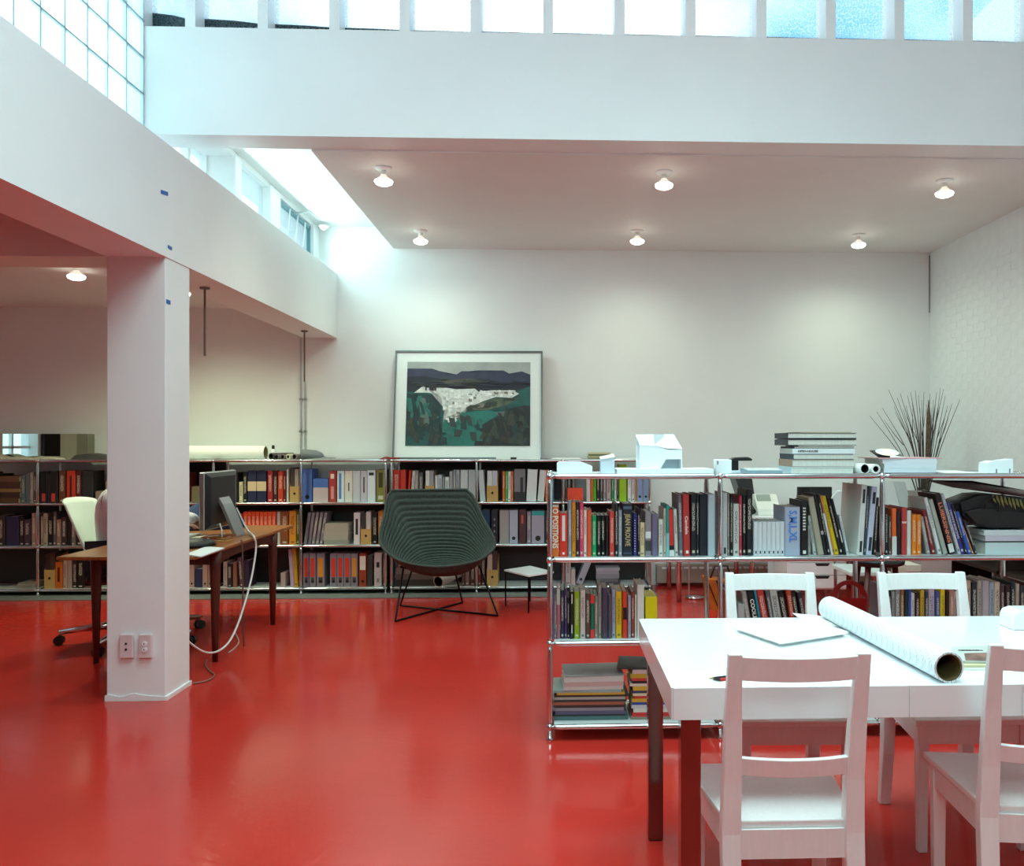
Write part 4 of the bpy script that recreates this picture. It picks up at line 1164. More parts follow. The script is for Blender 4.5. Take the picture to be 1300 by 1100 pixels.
# white folded thing at right edge
b = MB()
p = at(1286, 801, Z=TZ)
for (x0, y0, z1) in ((p.x, p.y, .075),):
    b.extr([(p.x, TZ), (p.x + .2, TZ), (p.x + .2, TZ + .065), (p.x + .03, TZ + .065), (p.x + .008, TZ + .058), (p.x, TZ + .04)], 'y', p.y, p.y + .09)
b.build('desk_tray', M_lacq, bevel=.006, label='white rounded plastic tray at the table right edge', cat='tray')

# ------------------------------------------------------------------ things on the front bookcase
FTZ = FZ[3] + .008


def fpx(u, v, Y=4.02):
    return at(u, v, Y=Y)


def lump(name, label, cat, prof, y0, y1, m=M_model, **k):
    """extruded outline given in picture points on the plane y0"""
    pts = [fpx(u, v, y0) for u, v in prof]
    zmin = min(p.z for p in pts)
    return MB().extr([(p.x, p.z - zmin + FTZ) for p in pts], 'y', y0, y1).build(name, m, label=label, cat=cat, **k)


# low courtyard model
x0, x1 = fpx(707, 600).x, fpx(752, 600).x
m_ = thing('architectural_model', 'low white card house model with sloping roof and courtyard', 'model', ((x0 + x1) / 2, 4.02, FTZ), group='white card models')
H_ = .055
MB().extr([(x0, FTZ), (x1, FTZ), (x1, FTZ + .035), (x0 + (x1 - x0) * .68, FTZ + H_), (x0 + .01, FTZ + H_), (x0, FTZ + H_ - .008)], 'y', 4.14, 4.2).build('rear_block', M_model, m_)
MB().extr([(x0, FTZ), (x1, FTZ), (x1, FTZ + .025), (x0 + .02, FTZ + .022), (x0, FTZ + .022)], 'y', 4.02, 4.03).build('front_wall', M_model, m_)
MB().extr([(x0, FTZ), (x0 + .065, FTZ), (x0 + .065, FTZ + H_), (x0 + .01, FTZ + H_), (x0, FTZ + H_ - .008)], 'y', 4.03, 4.14).build('side_block', M_model, m_)
MB().extr([(x1 - .01, FTZ), (x1, FTZ), (x1, FTZ + .035), (x1 - .01, FTZ + .035)], 'y', 4.03, 4.14).build('side_wall', M_model, m_)
# small pitched house model
x0, x1 = fpx(763, 600).x, fpx(780, 600).x
m_ = thing('architectural_model', 'small white card house model with a single sloped roof', 'model', ((x0 + x1) / 2, 4.02, FTZ), group='white card models')
MB().extr([(x0, FTZ), (x1, FTZ), (x1, FTZ + .078), (x0, FTZ + .066)], 'y', 4.02, 4.12).build('walls', mat('pale_blue_card', '#d6e4ee', .6, var=.01), m_)
MB().hull([(x0 - .002, 4.015, FTZ + .066), (x1 + .002, 4.015, FTZ + .078), (x1 + .002, 4.125, FTZ + .09), (x0 - .002, 4.125, FTZ + .075)],
          [(x0 - .002, 4.015, FTZ + .069), (x1 + .002, 4.015, FTZ + .081), (x1 + .002, 4.125, FTZ + .093), (x0 - .002, 4.125, FTZ + .078)]).build('roof', M_model, m_)
# large model on a base board
x0, x1 = fpx(783, 600).x, fpx(905, 600).x
m_ = thing('architectural_model', 'tall white card building model with cut-out openings on a base board', 'model', ((x0 + x1) / 2, 4.05, FTZ), group='white card models')
box_obj('base_board', M_model, x0, x1, 4.0, 4.26, FTZ, FTZ + .022, m_)
bz = FTZ + .022
a, b, c = fpx(812, 590, 4.06).x, fpx(866, 590, 4.06).x, fpx(868, 590, 4.06).x
zt1 = fpx(830, 566, 4.06).z
zt2 = fpx(830, 571, 4.06).z
dxo = (b - a)
zr = fpx(815, 553, 4.06).z + .0
# front facade with a slanted opening at bottom right
MB().add([(a, 4.06, bz), (a + dxo * .48, 4.06, bz), (a + dxo * .62, 4.06, bz + .045), (b - .004, 4.06, bz + .045), (b - .004, 4.06, bz), (b, 4.06, bz), (b, 4.06, zt2), (a, 4.06, zt1)] +
         [(a, 4.066, bz), (a + dxo * .48, 4.066, bz), (a + dxo * .62, 4.066, bz + .045), (b - .004, 4.066, bz + .045), (b - .004, 4.066, bz), (b, 4.066, bz), (b, 4.066, zt2), (a, 4.066, zt1)],
         [(0, 1, 2, 7), (2, 3, 6, 7), (3, 4, 5, 6), (8, 15, 10, 9), (10, 15, 14, 11), (11, 14, 13, 12)] + [(i, i + 8, (i + 1) % 8 + 8, (i + 1) % 8) for i in range(8)]).build('front_facade', M_model, m_)
box_obj('left_wall', M_model, a, a + .005, 4.066, 4.2, bz, zt1, m_)
box_obj('right_wall', M_model, b - .005, b, 4.066, 4.2, bz, zt2 - .005, m_)
box_obj('rear_wall', M_model, a - .004, b - .016, 4.2, 4.205, bz, zr + .006, m_)
box_obj('inner_wall', mat('pale_blue_card'), a + dxo * .45, b - .006, 4.15, 4.155, bz, zt2 - .01, m_)
# roof: two planes with a light well between
zr = fpx(815, 553, 4.06).z + .0
MB().hull([(a, 4.06, zt1), (a + dxo * .36, 4.06, zt1 - .004), (a + dxo * .40, 4.2, zr + .002), (a - .006, 4.2, zr)],
          [(a, 4.06, zt1 + .004), (a + dxo * .36, 4.06, zt1), (a + dxo * .40, 4.2, zr + .006), (a - .006, 4.2, zr + .004)]).build('roof_plane', M_model, m_)
MB().hull([(a + dxo * .66, 4.06, zt2 - .001), (b, 4.06, zt2), (b - .02, 4.2, zr + .002), (a + dxo * .66, 4.2, zr + .002)],
          [(a + dxo * .66, 4.06, zt2 + .003), (b, 4.06, zt2 + .004), (b - .02, 4.2, zr + .006), (a + dxo * .66, 4.2, zr + .006)]).build('roof_plane', M_model, m_)
MB().hull([(a + dxo * .36, 4.06, zt1), (a + dxo * .66, 4.06, zt2), (a + dxo * .66, 4.12, zr), (a + dxo * .36, 4.075, zt1 + .002)],
          [(a + dxo * .36, 4.06, zt1 + .003), (a + dxo * .66, 4.06, zt2 + .003), (a + dxo * .66, 4.12, zr + .004), (a + dxo * .36, 4.075, zt1 + .005)]).build('folded_roof', M_model, m_)
# small white device
x0, x1 = fpx(909, 595).x, fpx(929, 595).x
m_ = thing('adhesive_dispenser', 'small white box device with a dark slot above the bookcase post', 'device', ((x0 + x1) / 2, 4.02, FTZ))
box_obj('case', M_model, x0, x1, 4.02, 4.09, FTZ, FTZ + .066, m_, bevel=.004)
box_obj('slot', M_black, x0 + .006, x0 + .010, 4.017, 4.021, FTZ + .043, FTZ + .06, m_)
# black phone-like organiser and slate
m_ = thing('desk_stapler', 'black stapler behind the slate on the bookcase top', 'stapler', (fpx(941, 600).x, 4.14, FTZ))
x0, x1 = fpx(928, 590, 4.14).x, fpx(954, 590, 4.14).x
box_obj('base', mat('pale_blue_card'), x0, x1, 4.13, 4.17, FTZ, FTZ + .012, m_, bevel=.003)
box_obj('pillar', M_black, x0, x0 + .035, 4.13, 4.17, FTZ + .012, FTZ + .06, m_, bevel=.003)
MB().extr([(x0 - .004, FTZ + .058), (x1, FTZ + .058), (x1, FTZ + .068), (x1 - .02, FTZ + .076), (x0 + .015, FTZ + .074), (x0 - .004, FTZ + .066)], 'y', 4.12, 4.18).build('arm', M_black, m_, bevel=.004)
o = MB().hull([(fpx(945, 600).x, 3.98, FTZ), (fpx(991, 600).x, 3.98, FTZ), (fpx(994, 600).x + .01, 4.12, FTZ), (fpx(946, 600).x, 4.12, FTZ)],
              [(fpx(945, 600).x, 3.98, FTZ + .016), (fpx(991, 600).x, 3.98, FTZ + .016), (fpx(994, 600).x + .01, 4.12, FTZ + .022), (fpx(946, 600).x, 4.12, FTZ + .022)]).build(
    'drawing_tablet', mat('slate_blue_plastic', '#8ea6b0', .3), label='slate blue flat tablet with a white top beside the book pile', cat='tablet')
MB().hull([(fpx(947, 600).x, 3.985, FTZ + .0165), (fpx(990, 600).x, 3.985, FTZ + .0165), (fpx(992, 600).x + .01, 4.115, FTZ + .0225), (fpx(948, 600).x, 4.115, FTZ + .0225)],
          [(fpx(947, 600).x, 3.985, FTZ + .019), (fpx(990, 600).x, 3.985, FTZ + .019), (fpx(992, 600).x + .01, 4.115, FTZ + .025), (fpx(948, 600).x, 4.115, FTZ + .025)]).build('screen', M_lacq, o)
# book pile
x0, x1 = fpx(1004, 590).x, fpx(1083, 590).x
zz = stack('book pile on top of the front bookcase', 'book pile on the front bookcase', x0, x1, 4.0, 4.24, FTZ,
           [(.032, '#c9dde6', -.003, 0, {'spine': False}), (.034, '#a88f7c', .0, 0, {'spine': False}), (.026, '#3c4a58', .0, -.01, {'spine': False}),
            (.024, '#dfe3e3', .002, 0, {'text': 'OPEN HOUSE', 'size': .0165, 'tx': -.075, 'ts': (.95, .8), 'w': ' with black title'}), (.010, '#4a4e58', .004, -.01, {'spine': False}),
            (.004, '#c8bcae', .01, -.04), (.028, '#3a3c40', -.006, .03, {'spine': False}), (.004, '#101214', -.002, .02), (.026, '#34383c', -.006, .03, {'spine': False}), (.004, '#b8b09a', .01, -.05)])
# two paper tubes end-on
for k, (u, v, r, lb) in enumerate(((1098, 599.5, .024, 'paper tube with a wide dark opening beside the book pile'), (1112, 597.5, .023, 'paper tube with a thick white rim touching the paper stack'))):
    p = fpx(u, v, 3.97)
    roll('paper_tube', lb, 'paper roll', (p.x, 3.97, FTZ + r), (p.x - .05, 4.28, FTZ + r), r, r - (.004 if k == 0 else .009), M_paper, M_dark, group='paper tubes on the front bookcase')
# paper stack with pink sheet and disc sleeve
xa, xb = fpx(1120, 600).x, fpx(1186, 600).x
zz = stack('paper pile on top of the front bookcase', 'paper pile on the front bookcase', xa, xb, 4.0, 4.25, FTZ,
           [(.004, '#22282a', 0, .02), (.022, '#cfd8de', 0, 0), (.02, '#d6dbe2', .002, 0), (.022, '#dcdfe6', 0, .01), (.005, '#cf9a9c', -.004, .06, {'rz': .05})], 'magazine')
sl = MB()
a = (xa + .005, 4.06, zz)
sl.hull([(xa - .01, 4.04, zz), (xa + .11, 4.03, zz), (xa + .09, 4.12, zz + .035), (xa - .02, 4.13, zz + .03)],
        [(xa - .01, 4.036, zz + .003), (xa + .11, 4.026, zz + .003), (xa + .09, 4.116, zz + .038), (xa - .02, 4.126, zz + .033)])
so = sl.build('disc_sleeve', M_black, label='black disc sleeve propped on the pink sheet', cat='disc')


def rainbow():
    m = bpy.data.materials.new('iridescent_disc'); m.use_nodes = True
    n, l = m.node_tree.nodes, m.node_tree.links
    tc = n.new('ShaderNodeTexCoord'); gr = n.new('ShaderNodeTexGradient'); gr.gradient_type = 'RADIAL'
    rp = n.new('ShaderNodeValToRGB')
    els = rp.color_ramp.elements
    els[0].color = hexc('#e8d0d8'); els[1].color = hexc('#cfe0e8')
    for p_, c_ in ((.3, '#e0e8b0'), (.5, '#b8e8c8'), (.7, '#e8c8b0')):
        e = els.new(p_); e.color = hexc(c_)
    l.new(tc.outputs['Object'], gr.inputs[0]); l.new(gr.outputs['Color'], rp.inputs[0])
    l.new(rp.outputs['Color'], n['Principled BSDF'].inputs['Base Color'])
    n['Principled BSDF'].inputs['Roughness'].default_value = .3
    return m


c0 = Vector((xa + .045, 4.075, zz + .018 + .006))
nrm = Vector((0, -.33, .94)).normalized()
ax = Vector((1, 0, 0)); ay = nrm.cross(ax)
ring = [c0 + (ax * math.cos(k * math.pi / 10) * .055 + ay * math.sin(k * math.pi / 10) * .05) for k in range(20)]
MB().hull(ring, [p + nrm * .0012 for p in ring]).build('disc', rainbow(), so)
MB().hull([(xa + .03, 4.0, zz), (xa + .10, 4.0, zz), (xa + .115, 4.05, zz + .002), (xa + .05, 4.05, zz + .012)],
          [(xa + .03, 4.0, zz + .002), (xa + .10, 4.0, zz + .002), (xa + .115, 4.05, zz + .004), (xa + .05, 4.05, zz + .014)]).build('note', M_paper, so)
# small house models and a flat sheet on the right
for k, (u0, u1, vt, lb) in enumerate(((1251, 1270, 585, 'tiny white pitched house model on the bookcase, left of the pair'), (1274, 1289, 583, 'tiny white box house model on the bookcase, right of the pair'))):
    x0, x1 = fpx(u0, 600, 4.06).x, fpx(u1, 600, 4.06).x
    m_ = thing('house_model', lb, 'model', ((x0 + x1) / 2, 4.06, FTZ), group='white card models')
    hz = fpx(u0, vt, 4.06).z
    if k == 0:
        MB().extr([(x0, FTZ), (x1, FTZ), (x1, hz - .012), ((x0 + x1) / 2, hz), (x0, hz - .012)], 'y', 4.04, 4.13).build('walls', M_model, m_)
        box_obj('doorway', M_grey, x0 + .04, x0 + .046, 4.038, 4.041, FTZ, FTZ + .02, m_)
    else:
        MB().extr([(x0, FTZ), (x1, FTZ), (x1, hz), (x0, hz - .008)], 'y', 4.08, 4.16).build('walls', M_model, m_)
        box_obj('doorway', M_grey, x1 - .02, x1 - .014, 4.078, 4.081, FTZ, FTZ + .02, m_)
MB().hull([(fpx(1196, 600).x, 4.0, FTZ), (fpx(1240, 600).x, 3.99, FTZ), (fpx(1236, 600).x, 4.2, FTZ), (fpx(1192, 600).x, 4.2, FTZ)],
          [(fpx(1196, 600).x, 4.0, FTZ + .005), (fpx(1240, 600).x, 3.99, FTZ + .004), (fpx(1236, 600).x, 4.2, FTZ + .008), (fpx(1192, 600).x, 4.2, FTZ + .008)]).build(
    'drawing_sheets', M_paper, label='flat cream sheets beside the tiny house models', cat='paper')
# black bag and papers in the right bay
xa = fpx(1247, 700).x
zz = stack('pile under the black bag in front bookcase', 'pile under the black bag', xa, FX[3] - .03, 3.99, 4.24, ZT, [(.055, '#c2d0d2', 0, 0), (.006, '#3a3438', 0, 0), (.026, '#c9c3cf', 0, 0), (.024, '#cfd8da', -.006, 0)])
bg = thing('leather_bag', 'black leather bag slumped on the paper pile in the bookcase right bay', 'bag', (1.95, 4.05, zz))
pr = [(1221, 648), (1245, 639), (1262, 638), (1310, 643), (1330, 650), (1330, 681), (1262, 683), (1238, 677), (1225, 668)]
q = [fpx(u, v, 4.0) for u, v in pr]
dz = zz - min(p.z for p in q) + .002
MB().extr([(p.x, p.z + dz) for p in q], 'y', 4.02, 4.2).build('body', mat('black_leather', '#0e0d0e', .45, bump=.3, bscale=80), bg, bevel=.012)
q2 = [fpx(u, v, 4.0) for u, v in ((1224, 660), (1248, 655), (1300, 662), (1330, 664), (1330, 680), (1262, 681), (1240, 676))]
MB().extr([(p.x, p.z + dz) for p in q2], 'y', 4.004, 4.022).build('flap', mat('black_leather'), bg, bevel=.006)
MB().tube([(fpx(u, v, 4.0).x, 4.0, fpx(u, v, 4.0).z + dz) for u, v in ((1250, 657), (1252, 647), (1262, 641), (1268, 650), (1268, 660))], .004, 6).build('strap', M_black, bg, smooth=True)
topz = max(p.z for p in q) + dz
o = MB().hull([(fpx(1212, 640).x, 4.05, topz + .03), (fpx(1270, 640).x, 4.02, topz + .012), (fpx(1330, 640).x, 4.02, topz - .03), (fpx(1330, 640).x, 4.24, topz + .0), (fpx(1262, 640).x, 4.24, topz + .045), (fpx(1205, 640).x, 4.24, topz + .05)],
              [(fpx(1212, 640).x, 4.05, topz + .036), (fpx(1270, 640).x, 4.02, topz + .02), (fpx(1330, 640).x, 4.02, topz - .022), (fpx(1330, 640).x, 4.24, topz + .008), (fpx(1262, 640).x, 4.24, topz + .053), (fpx(1205, 640).x, 4.24, topz + .057)]).build(
    'document_folder', mat('dark_brown_folder', '#4a2c2c', .5), label='dark reddish folder lying across the black bag', cat='folder')
fr = thing('dried_plant_fringe', 'yellowish dried plant tips hanging under the dark folder', 'plant', (fpx(1290, 650).x, 4.0, topz - .05))
for k in range(9):
    u = 1262 + k * 5
    p = fpx(u, 640 + k * .9, 4.0)
    MB().tube([(p.x, 4.012, p.z + dz + .004), (p.x + .004, 4.006, p.z + dz - .02), (p.x + .012, 4.004, p.z + dz - .035 - .006 * (k % 3))], [.004, .006, .001], 5).build('leaf', mat('dry_leaf', '#8a8648', .7, var=.3), fr)
# red hand basket in the middle tier
o = thing('plastic_basket', 'dark red plastic basket with an oval hand hole in the front bookcase', 'basket', (fpx(1078, 780, 4.03).x, 4.1, ZM))
cx_, r_ = fpx(1077, 780, 4.05).x, .088
zc_ = ZM + .165
out, hole = [], []
N = 24
for k in range(N + 1):
    a_ = math.pi * k / N
    out.append((cx_ + r_ * math.cos(a_), zc_ + r_ * math.sin(a_)))
for k in range(N + 1):
    a_ = math.pi * k / N
    hole.append((cx_ + .052 * math.cos(a_), zc_ + .026 + .042 * math.sin(a_)))
for y0_, nm in ((4.04, 'front_handle'),):
    vs, fs = [], []
    for yy in (y0_, y0_ + .006):
        vs += [(x, yy, z) for x, z in out] + [(x, yy, z) for x, z in hole]
    n_ = N + 1
    for k in range(N):
        fs += [(k, k + 1, n_ + k + 1, n_ + k), (2 * n_ + k, 3 * n_ + k, 3 * n_ + k + 1, 2 * n_ + k + 1), (k, 2 * n_ + k, 2 * n_ + k + 1, k + 1), (n_ + k, n_ + k + 1, 3 * n_ + k + 1, 3 * n_ + k)]
    fs += [(0, n_, 3 * n_, 2 * n_), (n_ - 1, 3 * n_ - 1, 4 * n_ - 1, 2 * n_ - 1)]
    MB().add(vs, fs).build(nm, mat('dark_red_plastic', '#8c0e10', .3), o)
MB().hull([(cx_ - .075, 4.045, ZM), (cx_ + .075, 4.045, ZM), (cx_ + .075, 4.12, ZM), (cx_ - .075, 4.12, ZM)],
          [(cx_ - .088, 4.04, zc_ + .004), (cx_ + .088, 4.04, zc_ + .004), (cx_ + .088, 4.12, zc_ - .03), (cx_ - .088, 4.12, zc_ - .03)]).build('tub', mat('dark_red_plastic'), o)

# ------------------------------------------------------------------ things on the rear bookcases
RTZ = RZ[3] + .0085


def bpx(u, v, Y=7.95):
    return at(u, v, Y=Y)


# framed painting leaning on the wall
A0, A1 = bpx(496.5, 582, 7.97), bpx(690, 582, 7.97)
PW = (A1.x - A0.x) * .985
PH = 1.02
pt = thing('framed_painting', 'framed landscape painting of a white hill town leaning on the back wall', 'painting', ((A0.x + A1.x) / 2, 7.975, RTZ + .002))
pt.rotation_euler = (-math.atan2(.17, PH), 0, 0)
kk = dict(parent=pt, local=True)
fw = .014
M_frame = mat('pewter_frame', '#6f7676', .35, .7)
for nm, a in (('frame_side', (-PW / 2, -PW / 2 + fw, -.018, .018, 0, PH)), ('frame_side', (PW / 2 - fw, PW / 2, -.018, .018, 0, PH)),
              ('frame_rail', (-PW / 2 + fw, PW / 2 - fw, -.018, .018, 0, fw)), ('frame_rail', (-PW / 2 + fw, PW / 2 - fw, -.018, .018, PH - fw, PH))):
    box_obj(nm, M_frame, *a, **kk)
box_obj('backing', M_kraft, -PW / 2 + fw, PW / 2 - fw, .004, .012, fw, PH - fw, **kk)
box_obj('mat_board', mat('mat_board', '#eaf1f0', .7, var=.01), -PW / 2 + fw, PW / 2 - fw, -.004, .003, fw, PH - fw, **kk)
ax0, ax1 = -PW / 2 + PW * .083, PW / 2 - PW * .083
az0, az1 = PH * .118, PH * (1 - .104)
art = box_obj('canvas', mat('art_sky', '#a3a8a6', .6, var=.15, scale=5), ax0, ax1, -.0055, -.004, az0, az1, **kk)


def daub(name, colr, pts, lv, var=.25, sc=9):
    q = [(ax0 + (ax1 - ax0) * x, az1 - (az1 - az0) * y) for x, y in pts]
    n = len(q)
    y = -.0055 - .0003 * lv
    me = bpy.data.meshes.new(name)
    bm = bmesh.new()
    vs = [bm.verts.new((x, y, z)) for x, z in q]
    bm.faces.new(vs)
    bmesh.ops.triangulate(bm, faces=bm.faces)
    bm.normal_update()
    bm.to_mesh(me); bm.free()
    me.materials.append(mat('art_' + name + colr.strip('#'), colr, .6, var=var, scale=sc, stretch=(1, 1, .6)))
    inst(name, me, (0, 0, 0), art)


daub('far_mountain', '#343850', [(0, .08), (.2, .08), (.26, .11), (.34, .165), (.4, .15), (.44, .11), (.5, .11), (.53, .135), (.58, .10), (.78, .1), (.83, .14), (.87, .13), (.93, .11), (1, .15), (1, .36), (0, .36)], 1)
daub('near_ridge', '#222532', [(0, .18), (.12, .17), (.3, .21), (.6, .20), (.8, .25), (1, .24), (1, .42), (0, .42)], 2)
daub('ridge_light', '#4e4a46', [(.26, .23), (.45, .2), (.64, .21), (.66, .245), (.5, .26), (.36, .28)], 3)
daub('valley', '#20504f', [(0, .36), (.2, .36), (.5, .34), (.85, .36), (1, .29), (1, 1), (0, 1)], 4, .3, 6)
daub('left_cliff', '#22393c', [(0, .38), (.12, .39), (.24, .40), (.28, .55), (.27, .7), (.3, .98), (.18, 1), (.2, .8), (.08, .86), (0, .9)], 5, .35)
daub('cliff_light', '#58706c', [(.1, .42), (.15, .44), (.17, .55), (.19, .74), (.13, .78), (.11, .6)], 6)
daub('town', '#d3d9d6', [(.06, .37), (.13, .29), (.16, .31), (.28, .32), (.32, .31), (.4, .33), (.55, .32), (.58, .36), (.68, .34), (.85, .34), (.91, .38), (.85, .43), (.72, .42), (.62, .47), (.5, .55), (.44, .6), (.43, .70), (.3, .735), (.3, .68), (.35, .6), (.29, .53), (.28, .42), (.18, .37)], 6, .2, 40)
daub('slope', '#566151', [(.48, .57), (.58, .50), (.74, .43), (.84, .46), (.9, .43), (.94, .42), (.8, .52), (.64, .58)], 7, .35, 20)
daub('lake', '#24736a', [(.44, .61), (.66, .575), (.72, .6), (.8, .58), (.62, .74), (.55, 1), (.3, 1), (.31, .8)], 7, .2, 5)
daub('town_shade', '#8f8f8a', [(.31, .67), (.4, .62), (.42, .68), (.3, .72)], 8)
daub('right_hill', '#245c57', [(.9, .36), (1, .29), (1, .52), (.86, .5), (.82, .52), (.92, .42)], 7, .2)
daub('rocks', '#222b2d', [(.55, .98), (.59, .78), (.68, .69), (.74, .66), (.78, .7), (.81, .57), (.86, .55), (.95, .52), (1, .53), (1, 1), (.55, 1)], 8, .4, 12)
daub('rock_light', '#5b6a70', [(.71, .6), (.81, .59), (.78, .69), (.75, .65)], 9)
# loose brush strokes: house blocks, cliff streaks, water and ridge strokes
br = random.Random(11)
BC = ['#e6ebe8', '#b9bcb6', '#7d7a72', '#2f3c3c', '#286a62', '#1a3a3c', '#3a4038', '#34302e', '#c8cfd0', '#262a3a']
bv, bf, bi = [], [], []


def stroke(x, y, w_, h_, ci, sk=0.0):
    k = len(bv)
    for dx, dy in ((-w_ + sk, -h_), (w_ + sk, -h_ * br.uniform(.6, 1)), (w_ - sk, h_), (-w_ - sk, h_ * br.uniform(.6, 1))):
        px_, py_ = min(1, max(0, x + dx)), min(1, max(0, y + dy))
        bv.append((ax0 + (ax1 - ax0) * px_, -.0087 - .00002 * len(bf), az1 - (az1 - az0) * py_))
    bf.append((k, k + 3, k + 2, k + 1))
    bi.append(ci)


for _ in range(70):
    x = br.uniform(.28, .88); y = .345 + br.uniform(0, .06) + max(0, .16 * (1 - abs(x - .42) / .2)) * br.random()
    stroke(x, y, br.uniform(.006, .016), br.uniform(.008, .02), br.choice((0, 0, 0, 1, 2, 8)))
for _ in range(26):
    stroke(br.uniform(.3, .44), br.uniform(.5, .7), br.uniform(.008, .02), br.uniform(.01, .03), br.choice((0, 0, 1, 2, 8)))
for _ in range(40):
    stroke(br.uniform(.02, .26), br.uniform(.42, .95), br.uniform(.008, .02), br.uniform(.03, .09), br.choice((3, 4, 5, 5, 6)), br.uniform(-.02, .02))
for _ in range(30):
    stroke(br.uniform(.3, .6), br.uniform(.68, .97), br.uniform(.01, .03), br.uniform(.02, .07), br.choice((4, 4, 5, 3)), br.uniform(-.01, .01))
for _ in range(40):
    x = br.uniform(.62, .98)
    stroke(x, br.uniform(max(.6, .8 - (x - .62)), .96), br.uniform(.008, .025), br.uniform(.03, .08), br.choice((3, 5, 6, 6, 7)), br.uniform(-.02, .02))
for _ in range(24):
    stroke(br.uniform(.03, .97), br.uniform(.2, .3), br.uniform(.03, .08), br.uniform(.006, .014), br.choice((9, 9, 7, 6)))
for _ in range(14):
    x = br.uniform(.5, .85)
    stroke(x, .55 - (x - .5) * .28 + br.uniform(-.02, .02), br.uniform(.015, .03), br.uniform(.008, .018), br.choice((6, 3, 6, 2)), .01)
stroke(.155, .29, .006, .06, 9); stroke(.2, .30, .018, .05, 9); stroke(.23, .30, .008, .05, 7)
me = bpy.data.meshes.new('brush_strokes')
me.from_pydata(bv, [], bf)
for c_ in BC:
    me.materials.append(mat('stroke_' + c_.strip('#'), c_, .6, var=.2, scale=30))
for p_, c_ in zip(me.polygons, bi):
    p_.material_index = c_
inst('brush_strokes', me, (0, 0, 0), art)['kind'] = 'stuff'
# things lying by the painting
MB().hull([(bpx(482, 581, 7.9).x, 7.88, RTZ), (bpx(508, 581, 7.9).x, 7.88, RTZ), (bpx(506, 581, 7.9).x, 7.93, RTZ), (bpx(486, 581, 7.9).x, 7.93, RTZ)],
          [(bpx(482, 581, 7.9).x, 7.88, RTZ + .006), (bpx(508, 581, 7.9).x, 7.88, RTZ + .018), (bpx(506, 581, 7.9).x, 7.93, RTZ + .018), (bpx(488, 581, 7.9).x, 7.93, RTZ + .025)]).build(
    'utility_knife', mat('dark_red_tool', '#8a2420', .4), label='red and black hand tool on the shelf by the painting corner', cat='tool')
for u0, u1, lb in ((630, 648, 'thin white ruler leaning at the painting foot'), (656, 686, 'white paper strip along the painting foot')):
    box_obj('paper_strip', M_paper, bpx(u0, 581, 7.9).x, bpx(u1, 581, 7.9).x, 7.88, 7.885, RTZ, RTZ + .022, label=lb, cat='paper')
box_obj('paper_clip_box', M_black, bpx(648.5, 581, 7.9).x, bpx(655.5, 581, 7.9).x, 7.88, 7.91, RTZ, RTZ + .018, bevel=.003, label='tiny black clip between white strips at the painting foot', cat='clip')
stack('tan pile on the back bookcase right of the painting', 'tan pile', bpx(746, 580).x, bpx(774, 580).x, 7.9, 8.08, RTZ, [(.016, '#8a8468'), (.016, '#b0a47c'), (.014, '#6a6448'), (.016, '#d2c8a0')])
MB().hull([(bpx(700, 580).x, 7.86, RTZ), (bpx(738, 580).x, 7.86, RTZ), (bpx(735, 580).x, 8.0, RTZ), (bpx(702, 580).x, 8.0, RTZ)],
          [(bpx(700, 580).x, 7.86, RTZ + .008), (bpx(738, 580).x, 7.86, RTZ + .006), (bpx(735, 580).x, 8.0, RTZ + .012), (bpx(702, 580).x, 8.0, RTZ + .014)]).build('drawing_sheets', M_paper, label='white sheets on the back bookcase left of the tan pile', cat='paper')
box_obj('drawing_sheets', M_paper, bpx(782, 580).x, bpx(822, 580).x, 7.85, 8.05, RTZ, RTZ + .010, label='white sheets at the right end of the back bookcase', cat='paper')
# big white roll behind the pillar and small rolls
R2 = .062
roll('paper_roll', 'big bright white paper roll on the back bookcase beside the pillar', 'paper roll', (bpx(337, 576, 7.92).x, 7.93, RTZ + R2), (bpx(337, 576, 7.92).x - 1.25, 7.96, RTZ + R2), R2, R2 - .006, M_paper, mat('tan_core', '#a89a6a', .8))
MB().lathe([(.0, 0), (R2 - .009, 0), (R2 - .009, .01), (0, .01)]).build  # (plug is part of the roll below)
for k, (u, r, lb) in enumerate(((345, .030, 'dark paper roll end nearest the big white roll'), (352, .024, 'grey paper roll, second of the small rolls'), (359.5, .024, 'brownish paper roll, third of the small rolls'),
                                (366.5, .026, 'pale paper roll with a thick rim among the small rolls'), (374.5, .026, 'grey paper roll, last of the small rolls'))):
    x = bpx(u, 580, 7.9).x
    roll('paper_roll', lb, 'paper roll', (x, 7.88, RTZ + r), (x + .12, 8.12, RTZ + r), r, r - (.006 if k != 3 else .012), mat('grey_roll_%d' % k, ('#4a4640', '#6a6468', '#7a6660', '#c8c4b0', '#8a8080')[k], .7), M_dark, group='small rolls on the back bookcase', seg=16)
o = thing('helmet_lamp', 'grey rounded metal lamp head lying on the back bookcase by the pipes', 'lamp', (bpx(394, 580, 7.95).x, 7.95, RTZ))
xx = bpx(394, 580, 7.95).x
MB().tube([(xx - .07, 7.93, RTZ + .045), (xx - .05, 7.93, RTZ + .048), (xx + .05, 7.95, RTZ + .042), (xx + .10, 7.96, RTZ + .035), (xx + .12, 7.96, RTZ + .03)], [.045, .048, .042, .026, .004], 14).build('shade', M_grey, o, smooth=True)
MB().tube([(xx + .1, 7.96, RTZ + .03), (xx + .15, 7.98, RTZ + .012), (xx + .22, 7.99, RTZ + .012)], .008, 6).build('arm', M_steel, o, smooth=True)
